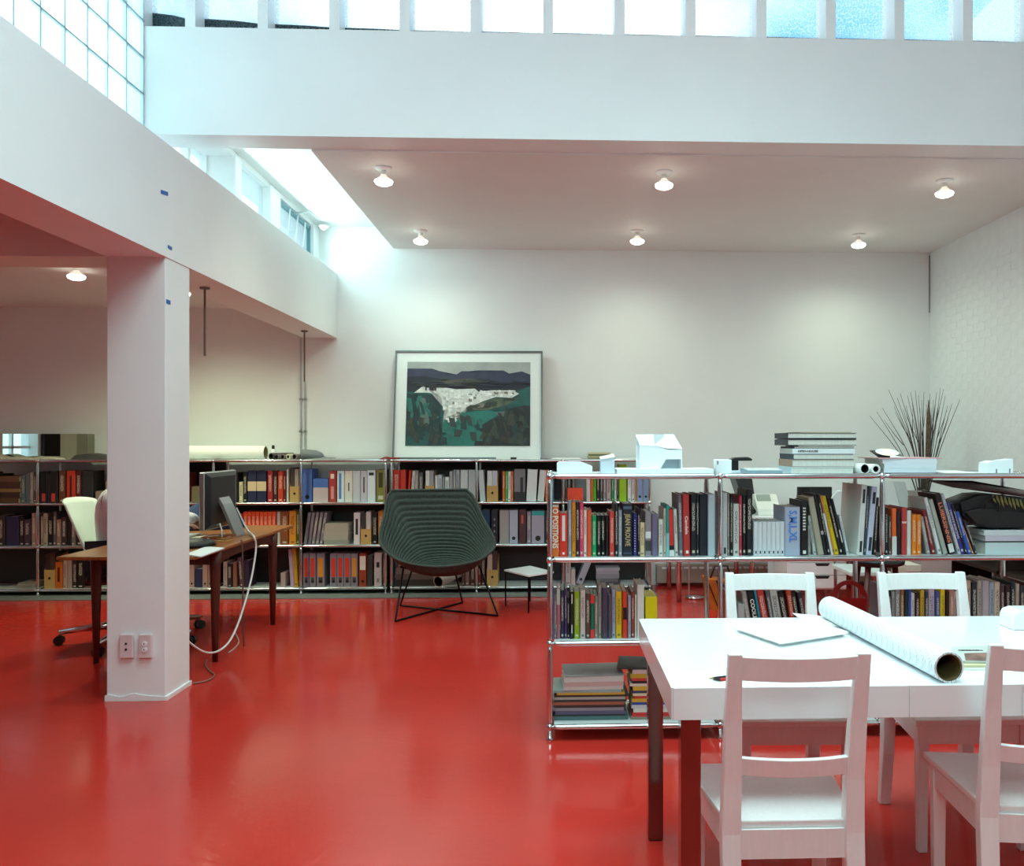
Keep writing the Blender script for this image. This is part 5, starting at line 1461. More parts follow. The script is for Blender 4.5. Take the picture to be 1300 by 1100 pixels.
MB().hull([(xx - .02, 7.84, RTZ), (xx + .22, 7.84, RTZ), (xx + .18, 7.9, RTZ), (xx - .02, 7.9, RTZ)], [(xx - .02, 7.84, RTZ + .006), (xx + .22, 7.84, RTZ + .022), (xx + .18, 7.9, RTZ + .02), (xx - .02, 7.9, RTZ + .006)]).build(
    'crumpled_drawing', mat('grey_drawing', '#9aa0a0', .7), label='grey curled drawing in front of the lamp head', cat='paper')
x = bpx(345, 570, 7.98).x
o = thing('spray_bottle', 'small white bottle with black cap between the rolls', 'bottle', (x, 8.02, RTZ))
MB().lathe([(.03, 0), (.032, .06), (.022, .085), (.012, .095)], (x, 8.02, RTZ), 14).build('body', M_lacq, o, smooth=True)
MB().lathe([(.013, .095), (.013, .125), (.006, .13)], (x, 8.02, RTZ), 12).build('cap', M_black, o, smooth=True)
# mirrored box at picture left edge, with papers in front
x0, x1, x2 = bpx(-40, 580, 8.0).x, bpx(75, 580, 8.0).x, bpx(108, 580, 8.0).x
zt = bpx(0, 551, 8.0).z
o = thing('mirror_panel', 'mirrored panel standing on the back bookcase at picture left, reflecting windows', 'mirror', ((x0 + x1) / 2, 8.05, RTZ))
box_obj('glass', mat('mirror_glass', '#d4e8e0', .02, 1.0, var=0), x0, x1, 8.03, 8.045, RTZ, zt, o)
box_obj('backing', M_grey, x0, x1, 8.046, 8.06, RTZ, zt, o)
o = thing('cabinet_box', 'grey-green box beside the mirrored panel on the back bookcase', 'box', ((x1 + x2) / 2, 8.08, RTZ))
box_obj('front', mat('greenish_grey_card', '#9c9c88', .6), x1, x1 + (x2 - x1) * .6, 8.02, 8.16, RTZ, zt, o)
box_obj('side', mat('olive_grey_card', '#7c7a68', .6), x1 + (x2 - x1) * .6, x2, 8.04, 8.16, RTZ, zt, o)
for u0, u1, th, lb in ((-20, 7, .05, 'white rounded paper bundle at picture left edge on the back bookcase'), (5, 42, .03, 'cream paper stack under the mirrored panel'), (43, 75, .03, 'tan paper stack right of the cream stack under the mirror')):
    a, b = bpx(u0, 585, 7.88).x, bpx(u1, 585, 7.88).x
    MB().extr([(a, RTZ), (b, RTZ), (b - .02, RTZ + th * .5), ((a + b) / 2, RTZ + th), (a + .03, RTZ + th * .8)], 'y', 7.84, 8.0).build('paper_bundle', mat('cream_paper', '#d8d2bc', .7), label=lb, cat='paper', bevel=.004)
a, b = bpx(95, 580, 7.95).x, bpx(140, 580, 7.95).x
MB().extr([(a, RTZ), (b, RTZ), (b, RTZ + .04), (a + .17, RTZ + .058), (a + .05, RTZ + .045)], 'y', 7.86, 8.02).build('folded_cloth', mat('dark_grey_cloth', '#4e4a48', .9, bump=.3), label='dark grey folded cloth on the back bookcase left of the pillar', cat='cloth', bevel=.008)
# rolled paper sticking out under the wicker chair
pz = at(556, 742, Y=7.6)
roll('paper_roll', 'silvery paper roll poking out of the back bookcase under the wicker chair', 'paper roll', (pz.x, 7.62, .135), (pz.x + .22, 8.05, .20), .05, .044, mat('silver_paper', '#b8b4b0', .4), M_dark)

# ------------------------------------------------------------------ wicker lounge chair and side table
LC = Vector((-0.955, 6.93, 0))
lc = thing('wicker_lounge_chair', 'dark green wicker bowl lounge chair on crossed black wire legs', 'lounge chair', LC)
# rim control points (front lip, right, back, left): angle -> (x, y, z)
RIMPX = [(555, 720, 6.57), (600, 714, 6.65), (622, 702, 6.78), (628, 687, 6.9), (613, 658, 7.05), (592, 622, 7.2), (545, 621, 7.24), (498, 623, 7.2), (488, 655, 7.06), (482, 684, 6.9), (490, 700, 6.78), (513, 714, 6.65)]
rim = [tuple(at(u, v, Y=y) - LC) for u, v, y in RIMPX]
cen = Vector((at(570, 712, Y=6.82).x - LC.x, -.11, .325))


def crom(P_, t):
    n = len(P_)
    i = int(math.floor(t)) % n
    f = t - math.floor(t)
    p0, p1, p2, p3 = (Vector(P_[(i + k) % n]) for k in (-1, 0, 1, 2))
    return .5 * ((2 * p1) + (p2 - p0) * f + (2 * p0 - 5 * p1 + 4 * p2 - p3) * f * f + (3 * p1 - p0 - 3 * p2 + p3) * f ** 3)


NS, NR = 96, 168
vs, fs = [], []
for i in range(NR + 1):
    tt = i / NR
    for k in range(NS):
        ti = k / NS * 12
        p = crom(rim, ti) if not (4.9 < ti < 7.1) else Vector(rim[5]).lerp(Vector(rim[7]), max(0, min(1, (ti - 5) / 2)))
        s = tt ** .8
        fi = -H90 + 2 * math.pi * k / NS
        E_ = Vector((.03 + .43 * math.cos(fi), -.03 + .34 * math.sin(fi), .62 + .26 * math.sin(fi)))
        p = E_.lerp(p, tt ** 2.2)
        xy = Vector((cen.x + (p.x - cen.x) * s, cen.y + (p.y - cen.y) * s))
        z = cen.z + (p.z - cen.z) * (tt ** 2.1)
        rid = .006 * math.sin(tt * 2 * math.pi * 28)
        vs.append((xy.x, xy.y - rid * .7, z + rid * .7))
for i in range(NR):
    for k in range(NS):
        fs.append((i * NS + k, i * NS + (k + 1) % NS, (i + 1) * NS + (k + 1) % NS, (i + 1) * NS + k))
shell = MB().add(vs, fs).build('woven_shell', M_wicker, lc, local=True, smooth=True)
sm = shell.modifiers.new('thickness', 'SOLIDIFY'); sm.thickness = .012; sm.offset = 0
rp_ = [vs[NR * NS + k] for k in range(0, NS, 2)]
MB().tube(rp_ + [rp_[0]], .011, 8, caps=False).build('rim', M_wicker, lc, local=True, smooth=True)
Lf = lambda u, v, **k: at(u, v, **k) - LC
fA, fC, fB, fD = (at(u, v, Z=.008) - LC for u, v in ((502, 789), (587, 765), (632, 782), (508, 769)))
for a, c, ua, uc in ((fA, fC, Vector((-.22, -.16, .40)), Vector((.10, .18, .46))), (fB, fD, Vector((.33, -.05, .44)), Vector((-.16, .16, .46)))):
    MB().tube([ua, ua.lerp(a, .96), a, a.lerp(c, .04), a.lerp(c, .96), c, c.lerp(uc, .04), uc], .008, 8).build('wire_leg', M_blackm, lc, local=True, smooth=True)
MB().tube([Vector((-.24, -.2, .395)), Vector((.06, -.22, .335)), Vector((.32, -.1, .41))], .009, 8).build('seat_bar', M_blackm, lc, local=True, smooth=True)
# small square table
tz = .30
pts = [at(640, 723.5, Z=tz), at(671, 731, Z=tz), at(703, 726, Z=tz), at(673, 718.5, Z=tz)]
st = thing('side_table', 'tiny low square table with white top and thin black legs', 'table', ((pts[0].x + pts[2].x) / 2, (pts[0].y + pts[2].y) / 2, 0))
cpt = sum((Vector(p) for p in pts), Vector()) / 4
MB().hull([(p.x, p.y, tz - .012) for p in pts], [(p.x, p.y, tz) for p in pts]).build('top', M_lacq, st)
ins = [cpt + (Vector(p) - cpt) * .97 for p in pts]
MB().hull([(p.x, p.y, tz - .026) for p in ins], [(p.x, p.y, tz - .0125) for p in ins]).build('frame', M_blackm, st)
for p in ins:
    q_ = cpt + (p - cpt) * .97
    MB().tube([(q_.x, q_.y, 0), (q_.x, q_.y, tz - .02)], .007, 6).build('leg', M_blackm, st)

# ------------------------------------------------------------------ wooden desk with computer
DX0, DX1, DY0, DY1, DZ = -2.86, -2.07, 5.08, 6.94, 0.70
dk = thing('wooden_desk', 'teak desk with tapered round legs standing behind the pillar', 'desk', ((DX0 + DX1) / 2, (DY0 + DY1) / 2, 0))
box_obj('top', M_teak, DX0, DX1, DY0, DY1, DZ - .022, DZ, dk, bevel=.006)
ly = (5.44, 6.53)
for x in (DX0 + .04, DX1 - .03):
    for y in ly:
        MB().tube([(x, y, 0), (x, y, .35), (x, y, DZ - .10), (x, y, DZ - .022)], [.017, .026, .033, .036], 14).build('leg', M_teakleg, dk, smooth=True)
    n = 16
    lo_, hi_ = [], []
    for i in range(n + 1):
        y = ly[0] + (ly[1] - ly[0]) * i / n
        q_ = abs(2 * i / n - 1)
        lo_.append((y, DZ - .075 - .05 * q_ ** 5))
    MB().extr(lo_ + [(ly[1], DZ - .022), (ly[0], DZ - .022)], 'x', x - .012, x + .012).build('side_apron', M_teakleg, dk)
for y in ly:
    box_obj('cross_apron', M_teakleg, DX0 + .05, DX1 - .04, y - .012, y + .012, DZ - .10, DZ - .022, dk)
# computer seen from behind
cm = thing('desktop_computer', 'all-in-one desktop computer with black back and aluminium stand', 'computer', (-2.24, 6.13, DZ))
CX0 = -2.335
box_obj('rim', M_alu, CX0 - .022, CX0 + .012, 5.83, 6.41, .765, 1.155, cm, bevel=.006)
box_obj('screen', mat('screen_glass', '#0a0b0d', .08), CX0 - .0245, CX0 - .0225, 5.845, 6.395, .84, 1.145, cm)
MB().hull([(CX0 + .012, 5.84, .772), (CX0 + .012, 6.40, .772), (CX0 + .012, 6.40, 1.148), (CX0 + .012, 5.84, 1.148)],
          [(CX0 + .03, 5.90, .80), (CX0 + .03, 6.34, .80), (CX0 + .03, 6.34, 1.12), (CX0 + .03, 5.90, 1.12)]).build('back_shell', mat('black_back', '#15171a', .35), cm)
MB().extr([(CX0 + .02, .965), (CX0 + .034, .975), (CX0 + .06, .93), (-2.185, DZ + .012), (-2.185, DZ), (-2.40, DZ), (-2.40, DZ + .006), (-2.205, DZ + .012), (CX0 + .05, .90)], 'y', 6.03, 6.21).build('stand', M_alu, cm)
MB().tube([(CX0 + .03, 6.0, .79), (CX0 + .05, 6.0, .80), (CX0 + .07, 5.98, .76), (CX0 + .08, 5.96, DZ + .01)], .005, 6).build('plug_cable', M_cord, cm, smooth=True)
# cords
cp = [at(300, 645, X=-2.28), at(314, 668, X=-2.2) , at(322, 682, X=-2.06), at(325, 695, X=-2.045), at(321, 725, X=-2.04), at(314, 755, X=-2.04), at(303, 790, X=-2.04), at(291, 815, X=-2.05), at(277, 827, X=-2.06), at(262, 829, X=-2.08), at(248, 822, X=-2.1), at(236, 812, X=-2.12)]
cp[1].z = DZ + .03
cp[2].z = DZ + .012


def smooth_path(P_, n=6):
    P_ = [Vector(p) for p in P_]
    out_ = []
    for i in range(len(P_) - 1):
        p0, p1, p2, p3 = P_[max(i - 1, 0)], P_[i], P_[i + 1], P_[min(i + 2, len(P_) - 1)]
        for k in range(n):
            f = k / n
            out_.append(.5 * ((2 * p1) + (p2 - p0) * f + (2 * p0 - 5 * p1 + 4 * p2 - p3) * f * f + (3 * p1 - p0 - 3 * p2 + p3) * f ** 3))
    return out_ + [P_[-1]]


MB().tube(smooth_path(cp), .0065, 8).build('power_cord', M_cord, smooth=True, label='white power cord hanging in a loop from the wooden desk', cat='cord')
cp = [at(245, 868, Z=.006), at(258, 866, Z=.006), at(268, 862, Z=.006), at(272, 857, Z=.006), at(266, 852, Z=.006), at(261, 845, Z=.006), at(263, 838, Z=.02)]
MB().tube(smooth_path(cp), .005, 6).build('floor_cable', mat('reddish_cable', '#8a5a50', .5), smooth=True, label='thin reddish cable curling on the floor beside the pillar', cat='cord')
cp = [at(298, 803, Z=.006), at(303, 815, Z=.006), at(297, 824, Z=.006), at(290, 829, Z=.006)]
MB().tube(smooth_path(cp), .005, 6).build('floor_cable', mat('pale_cable', '#c8a8a0', .5), smooth=True, label='short pale cable tail on the floor under the desk', cat='cord')
cp = [(-2.066, 5.78, DZ + .006), (-2.056, 5.78, DZ - .01), (-2.056, 5.79, .45), (-2.058, 5.80, .2), (-2.06, 5.82, .006)]
MB().tube(smooth_path(cp), .005, 6).build('data_cable', mat('brown_cable', '#6a4a3c', .5), smooth=True, label='thin brown cable hanging straight down the desk side', cat='cord')
# keyboard, papers, mouse on the desk
kb = thing('keyboard', 'slim white keyboard on the wooden desk before the computer', 'keyboard', (-2.55, 5.95, DZ))
box_obj('case', M_alu, -2.62, -2.48, 5.75, 6.20, DZ, DZ + .014, kb, bevel=.004)
for r in range(4):
    for c in range(12):
        box_obj('key', M_lacq, -2.612 + r * .032, -2.612 + r * .032 + .027, 5.76 + c * .036, 5.76 + c * .036 + .031, DZ + .014, DZ + .018, kb)
for (px, z0, lb, cc) in (([(236, 705), (262, 695), (285, 697), (255, 708)], DZ, 'white paper sheets at the desk corner beside the pillar', '#e4e8ee'), ([(232, 684), (285, 679), (300, 683), (240, 689)], DZ, 'cream papers on the desk under the computer', '#d8d6c8')):
    o = slab_px(px, z0, .006).build('paper_sheets', M_card, label=lb, cat='paper')
    o.color = hexc(cc)
o = MB()
a = at(252, 694, Z=DZ)
o.lathe([(.05, 0), (.16, .006), (.15, .03), (.09, .045), (.02, .05)], (a.x - .06, a.y, DZ), 16)
o.build('shoulder_bag', mat('black_leather'), smooth=True, label='small black pouch lying on the desk beside the pillar', cat='pouch')
a = at(272, 687, Z=DZ)
o = thing('wire_tray', 'low copper wire tray with bits on the desk beside the pouch', 'tray', (a.x, a.y + .05, DZ))
box_obj('base', M_kraft, a.x - .07, a.x + .09, a.y - .04, a.y + .14, DZ, DZ + .006, o)
for dz_ in (.014, .026):
    MB().tube([(a.x - .07, a.y - .04, DZ + dz_), (a.x + .09, a.y - .04, DZ + dz_), (a.x + .09, a.y + .14, DZ + dz_), (a.x - .07, a.y + .14, DZ + dz_), (a.x - .07, a.y - .04, DZ + dz_)], .004, 6).build('wire', mat('copper_wire', '#a8673c', .4, .6), o)
# navy jacket slumped on the far end of the desk
vs, fs = [], []
N1, N2 = 14, 18
cxj, cyj = -2.68, 6.70
for i in range(N1 + 1):
    for k in range(N2):
        a_ = 2 * math.pi * k / N2
        s = i / N1
        rr = (1 - s ** 1.7) * (1 + .13 * math.sin(3 * a_ + 4 * s) + .07 * math.sin(7 * a_ + 9 * s))
        vs.append((cxj + .27 * rr * math.cos(a_) + .11 * s, cyj + .17 * rr * math.sin(a_), DZ + .26 * s * (1 + .12 * math.sin(5 * a_) * (1 - s)) + .002))
for i in range(N1):
    for k in range(N2):
        fs.append((i * N2 + k, i * N2 + (k + 1) % N2, (i + 1) * N2 + (k + 1) % N2, (i + 1) * N2 + k))
fs.append(tuple(range(N2))[::-1])
j = MB().add(vs, fs).build('folded_jacket', M_navy, smooth=True, label='crumpled navy jacket heaped on the far end of the wooden desk', cat='jacket')

# ------------------------------------------------------------------ office chair and the person at the desk
oc = thing('office_chair', 'white-backed office chair with polished five-star base by the desk', 'office chair', (-2.87, 6.05, 0), 0)
kk = dict(parent=oc, local=True)
for k in range(5):
    a_ = math.radians(196 + 72 * k)
    e = Vector((math.cos(a_) * .46, math.sin(a_) * .46, .085))
    MB().tube([(0, 0, .13), e * .5 + Vector((0, 0, .065)), e], [.035, .026, .017], 8).build('base_arm', M_chrome, smooth=True, **kk)
    for s_ in (-1, 1):
        n_ = Vector((-math.sin(a_), math.cos(a_), 0)) * .016 * s_
        c_ = Vector((e.x, e.y, .032))
        MB().tube([c_ + n_ * .5, c_ + n_ * 1.5], .032, 12).build('caster', M_black, **kk)
MB().tube([(0, 0, .10), (0, 0, .28), (0, 0, .281), (0, 0, .40)], [.032, .032, .02, .02], 12).build('gas_column', M_chrome, **kk)
MB().extr([(-.22, -.24), (.22, -.23), (.24, .23), (-.22, .24)], 'z', .42, .48).build('seat_pad', M_black, bevel=.025, segs=3, **kk)
box_obj('tilt_housing', M_black, -.12, .12, -.09, .09, .37, .42, bevel=.02, **kk)
# curved back shell (chair faces +x)
vs, fs = [], []
NA, NB = 10, 10
for side in (0, 1):
    for i in range(NA + 1):
        for k in range(NB + 1):
            w_ = -1 + 2 * k / NB
            h_ = i / NA
            wid = .235 * (1 - .12 * h_) * (1 - .06 * (abs(2 * h_ - 1)) ** 4)
            x = -.225 - .20 * h_ + .05 * w_ * w_ - .012 * side
            vs.append((x, w_ * wid, .56 + .42 * h_ - .02 * abs(w_) ** 3 * (h_ > .9)))
q_ = (NA + 1) * (NB + 1)
for i in range(NA):
    for k in range(NB):
        a_ = i * (NB + 1) + k
        fs += [(a_, a_ + 1, a_ + NB + 2, a_ + NB + 1), (q_ + a_, q_ + a_ + NB + 1, q_ + a_ + NB + 2, q_ + a_ + 1)]
for k in range(NB):
    fs += [(k, q_ + k, q_ + k + 1, k + 1), (NA * (NB + 1) + k, NA * (NB + 1) + k + 1, q_ + NA * (NB + 1) + k + 1, q_ + NA * (NB + 1) + k)]
for i in range(NA):
    a_, b_ = i * (NB + 1), (i + 1) * (NB + 1)
    fs += [(a_, b_, q_ + b_, q_ + a_), (a_ + NB, q_ + a_ + NB, q_ + b_ + NB, b_ + NB)]
MB().add(vs, fs).build('back_shell', mat('greenish_white_shell', '#dbe3db', .45, var=.02), smooth=True, **kk)
MB().tube([(-.05, 0, .40), (-.22, 0, .42), (-.27, 0, .52), (-.29, 0, .66)], .018, 8).build('back_bar', M_black, smooth=True, **kk)
for s_ in (-1, 1):
    MB().tube([(-.1, .25 * s_, .45), (-.14, .29 * s_, .52), (-.12, .29 * s_, .64), (.1, .29 * s_, .66)], .014, 8).build('arm_rest', M_black, smooth=True, **kk)


def skin_mesh(name, joints, bones, m, parent, root=0, sub=2):
    me = bpy.data.meshes.new(name)
    me.from_pydata([j[:3] for j in joints], bones, [])
    me.materials.append(m)
    o = bpy.data.objects.new(name, me)
    link(o, parent, W[parent])
    md = o.modifiers.new('skin', 'SKIN')
    md.use_smooth_shade = True
    if not me.skin_vertices:
        pass
    for i, sv in enumerate(me.skin_vertices[0].data):
        r = joints[i][3]
        sv.radius = r if isinstance(r, tuple) else (r, r)
        sv.use_root = (i == root)
    sb = o.modifiers.new('sub', 'SUBSURF'); sb.levels = sub; sb.render_levels = sub
    return o


pe = thing('person', 'person in a pale shirt seated at the wooden desk, mostly hidden by the pillar', 'person', (-2.93, 6.05, 0))
# local: faces +x, y is left-right; seat top at .48
J = [(-.06, 0, .57, (.15, .12)), (-.07, 0, .75, (.14, .105)), (-.05, 0, .93, (.165, .11)), (-.03, 0, 1.03, (.10, .08)), (-.005, 0, 1.10, .055), (.01, 0, 1.16, .052)]
Bn = [(0, 1), (1, 2), (2, 3), (3, 4), (4, 5)]
body = list(J)
bb = list(Bn)
for s_ in (-1, 1):
    k0 = len(body)
    hy = -.10 if s_ < 0 else .18
    tgt = Vector((.52, -.33, .815)) if s_ < 0 else Vector((.44, .2, .77))
    body += [(-.03, .19 * s_, .98, .062), (.20, .25 * s_, .81, .05), (.36, .275 * s_ if s_ < 0 else .2, .812, .038), (tgt.x - .05, tgt.y, tgt.z, .027)]
    bb += [(2, k0), (k0, k0 + 1), (k0 + 1, k0 + 2), (k0 + 2, k0 + 3)]
    k1 = len(body)
    body += [(-.02, .10 * s_, .56, .095), (.31, .13 * s_, .54, .070), (.24, .13 * s_, .30, .056), (.12, .13 * s_, .09, .04), (.17, .135 * s_, .05, .04), (.27, .14 * s_, .035, .034)]
    bb += [(0, k1), (k1, k1 + 1), (k1 + 1, k1 + 2), (k1 + 2, k1 + 3), (k1 + 3, k1 + 4), (k1 + 4, k1 + 5)]
bo = skin_mesh('body', [(j[:3] + ((j[3][0] - .03, j[3][1] - .03),)) if isinstance(j[3], tuple) and i < 3 else j for i, j in enumerate(body)], bb, M_skin, pe)


def grow(j, d):
    r = j[3]
    return j[:3] + ((r[0] + d, r[1] + d) if isinstance(r, tuple) else r + d,)


arms = [6, 7, 8, 9, 16, 17, 18, 19]
idx = [0, 1, 2, 3] + arms
mp_ = {v: i for i, v in enumerate(idx)}
shirt_j = [grow(body[i], .016) for i in idx]
shirt_j[mp_[9]] = (*Vector(body[8][:3]).lerp(Vector(body[9][:3]), .8), .044)
shirt_j[mp_[19]] = (*Vector(body[18][:3]).lerp(Vector(body[19][:3]), .8), .044)
skin_mesh('shirt', shirt_j, [(mp_[a], mp_[b]) for a, b in bb if a in mp_ and b in mp_], M_shirt, pe)
legs = [0, 10, 11, 12, 13, 20, 21, 22, 23]
mp_ = {v: i for i, v in enumerate(legs)}
skin_mesh('trousers', [grow(body[i], .03 if i == 0 else .014) for i in legs], [(mp_[a], mp_[b]) for a, b in bb if a in mp_ and b in mp_], mat('dark_trousers', '#2a2830', .85), pe)
for s_ in (-1, 1):
    MB().hull([(.08, .135 * s_ - .045, 0), (.34, .14 * s_ - .045, 0), (.34, .14 * s_ + .045, 0), (.08, .135 * s_ + .045, 0)],
              [(.09, .135 * s_ - .04, .09), (.32, .14 * s_ - .035, .05), (.32, .14 * s_ + .035, .05), (.09, .135 * s_ + .04, .09)]).build('shoe', mat('brown_shoe', '#3a2418', .5), pe, local=True, bevel=.02, segs=3)
# hands: palm and five fingers each
for s_, hp in ((-1, Vector((.47, -.33, .815))), (1, Vector((.39, .2, .77)))):
    HJ = [(hp.x - .02, hp.y, hp.z, .022), (hp.x + .03, hp.y, hp.z, (.024, .014)), (hp.x + .07, hp.y, hp.z - .004, (.032, .012))]
    HB = [(0, 1), (1, 2)]
    for f, (dy, ln) in enumerate(((-.027, .060), (-.009, .072), (.009, .068), (.026, .052))):
        k0 = len(HJ)
        HJ += [(hp.x + .085, hp.y + dy, hp.z + .002, .009), (hp.x + .085 + ln * .5, hp.y + dy * 1.1, hp.z - .004, .008), (hp.x + .085 + ln * .9, hp.y + dy * 1.1, hp.z - .022, .007)]
        HB += [(2, k0), (k0, k0 + 1), (k0 + 1, k0 + 2)]
    k0 = len(HJ)
    HJ += [(hp.x + .045, hp.y - s_ * .032, hp.z - .008, .010), (hp.x + .08, hp.y - s_ * .045, hp.z - .018, .008)]
    HB += [(1, k0), (k0, k0 + 1)]
    skin_mesh('hand', HJ, HB, M_skin, pe, 0, 1)
# head with face and hair
hd = MB()
prof = []
NSg = 20
rows_ = [(-.11, .03, .02), (-.095, .052, .035), (-.06, .066, .03), (-.02, .074, .02), (.02, .078, .01), (.06, .074, 0), (.09, .055, 0), (.11, .02, 0)]
vs = []
hc = Vector((.035, 0, 1.245))
for (z, r, fx) in rows_:
    for k in range(NSg):
        a_ = 2 * math.pi * k / NSg
        x = math.cos(a_) * r * 1.22 + fx * max(0, math.cos(a_))
        if abs(a_) < .2 or a_ > 6.1:
            x += {-.02: .018, -.06: .004}.get(z, 0)
        vs.append((hc.x + x, hc.y + math.sin(a_) * r, hc.z + z))
fs = [(i * NSg + k, i * NSg + (k + 1) % NSg, (i + 1) * NSg + (k + 1) % NSg, (i + 1) * NSg + k) for i in range(len(rows_) - 1) for k in range(NSg)]
fs += [tuple(range(NSg))[::-1], tuple((len(rows_) - 1) * NSg + k for k in range(NSg))]
hh = MB().add(vs, fs).build('head', M_skin, pe, local=True, smooth=True)
for s_ in (-1, 1):
    MB().lathe([(.0005, -.008), (.007, -.004), (.008, 0), (.007, .004), (.0005, .008)], (hc.x + .088, s_ * .03, hc.z + .005), 10).build('eye', M_letter_k, hh, local=True, smooth=True)
    MB().lathe([(.004, -.03), (.012, -.02), (.014, 0), (.012, .02), (.004, .028)], (hc.x - .005, s_ * .078, hc.z - .005), 10).build('ear', M_skin, hh, local=True, smooth=True)
MB().tube([(hc.x + .092, -.02, hc.z - .055), (hc.x + .1, 0, hc.z - .056), (hc.x + .092, .02, hc.z - .055)], .005, 6).build('mouth', mat('lips', '#7a3a34', .5), hh, local=True, smooth=True)
hv = [(hc.x - .012 + (p[0] - hc.x) * 1.06, p[1] * 1.1, hc.z + (p[2] - hc.z) * 1.06 + .006) for p in vs]
hf = []
for f in fs[:-2]:
    c_ = sum((Vector(hv[i]) for i in f), Vector()) / len(f)
    if c_.z > hc.z + .045 or (c_.x < hc.x - .01 and c_.z > hc.z - .07):
        hf.append(f)
hf.append(fs[-1])
MB().add(hv, hf).build('hair', mat('grey_hair', '#8a8680', .8, var=.2, scale=80), hh, local=True, smooth=True)

# ------------------------------------------------------------------ the work corner behind the front bookcase
wd = thing('work_desk', 'white work desk on thin chrome legs along the back wall, right side', 'desk', (2.25, 7.5, 0))
WX0, WX1, WY0, WY1, WZ = 1.12, 3.4, 7.2, 8.05, .73
box_obj('top', M_lacq, WX0, WX1, WY0, WY1, WZ - .025, WZ, wd, bevel=.003)
for x in (at(862, 757, Y=7.3).x, at(955, 757, Y=7.3).x, at(1000, 757, Y=7.3).x + .75, WX1 - .08):
    for y in (7.3, 7.95):
        MB().tube([(x, y, 0), (x, y, WZ - .025)], .022, 10).build('leg', M_tube, wd, smooth=True)
box_obj('modesty_panel', M_lacq, at(975, 740, Y=7.4).x, at(1000, 740, Y=7.4).x, 7.4, 7.42, .15, WZ - .026, wd)
# drawer unit
Yd = 6.75
x0, x1 = at(1000, 730, Y=Yd).x, at(1075, 730, Y=Yd).x
du = thing('drawer_unit', 'white rolling drawer unit with dark finger slots behind the bookcase', 'drawer unit', ((x0 + x1) / 2, Yd + .2, 0))
zb_, zt_ = at(1000, 748, Y=Yd).z, .62
box_obj('body', M_lacq, x0, x1, Yd + .018, Yd + .43, zb_ - .01, zt_, du)
zd = [zb_, at(1000, 731, Y=Yd).z, at(1000, 715, Y=Yd).z, zt_]
for i in range(3):
    dr = box_obj('drawer', M_lacq, x0 + .004, x1 - .004, Yd, Yd + .018, zd[i] + .003, zd[i + 1] - .003, du, bevel=.002)
    cx_ = at(1044, 730, Y=Yd).x
    zz_ = zd[i + 1] - .004
    MB().extr([(cx_ - .06, zz_), (cx_ + .06, zz_), (cx_ + .045, zz_ - .022), (cx_ - .045, zz_ - .022)], 'y', Yd - .002, Yd + .004).build('finger_slot', M_black, dr)
for x in (x0 + .05, x1 - .05):
    for y in (Yd + .07, Yd + .38):
        MB().tube([(x - .014, y, .033), (x + .014, y, .033)], .033, 12).build('caster', M_black, du)
        MB().tube([(x, y, .04), (x, y, zb_ - .008)], .01, 8).build('caster_stem', M_steel, du)
# stool with black seat and reddish legs
sx = at(1124, 720, Y=5.3)
sl_ = thing('stool', 'stool with round black seat and dark reddish wooden legs behind the bookcase', 'stool', (sx.x, 5.45, 0))
zz_ = at(1124, 722, Y=5.3).z
MB().lathe([(.14, 0), (.17, .012), (.175, .035), (.16, .05), (.02, .055)], (sx.x, 5.45, zz_), 24).build('seat', M_black, sl_, smooth=True)
for k in range(4):
    a_ = math.radians(45 + 90 * k)
    dx_, dy_ = math.cos(a_), math.sin(a_)
    MB().tube([(sx.x + dx_ * .12, 5.45 + dy_ * .12, zz_ + .004), (sx.x + dx_ * .19, 5.45 + dy_ * .19, 0)], [.02, .014], 8).build('leg', mat('reddish_wood', '#5a1f14', .45, var=.2), sl_, smooth=True)
MB().lathe([(.15, 0), (.158, 0), (.158, .02), (.15, .02)], (sx.x, 5.45, zz_ * .45), 20).build('foot_ring', mat('reddish_wood'), sl_)
# boxes behind the stool
for u0, u1, vt, Y_, lb, cc in ((1152, 1168, 718, 6.2, 'cream cardboard box on the floor behind the bookcase, beside the stool', '#d8d0c0'), (1170, 1208, 700, 6.4, 'larger grey-pink storage box behind the bookcase, right of the cream box', '#c0aca8')):
    a, b = at(u0, 730, Y=Y_).x, at(u1, 730, Y=Y_).x
    zt_ = at(u0, vt, Y=Y_).z
    o = thing('cardboard_box', lb, 'box', ((a + b) / 2, Y_, 0), group='boxes behind the front bookcase')
    p = box_obj('carton', M_card, a, b, Y_, Y_ + .3, 0, zt_ - .02, o)
    p.color = hexc(cc)
    p = box_obj('lid', M_card, a - .006, b + .006, Y_ - .006, Y_ + .306, zt_ - .045, zt_, o)
    p.color = hexc(cc)
# floor stand with silver disc base
q = at(882, 760, Z=0)
o = thing('floor_stand', 'thin floor stand with a silver disc base behind the bookcase', 'stand', (q.x, q.y, 0))
MB().lathe([(.075, 0), (.085, .008), (.08, .02), (.015, .028)], (q.x, q.y, 0), 24).build('disc_base', M_chrome, o, smooth=True)
MB().tube([(q.x - .05, q.y, .02), (q.x - .05, q.y, .9)], .006, 8).build('pole', mat('pink_rod', '#b88a84', .4), o)
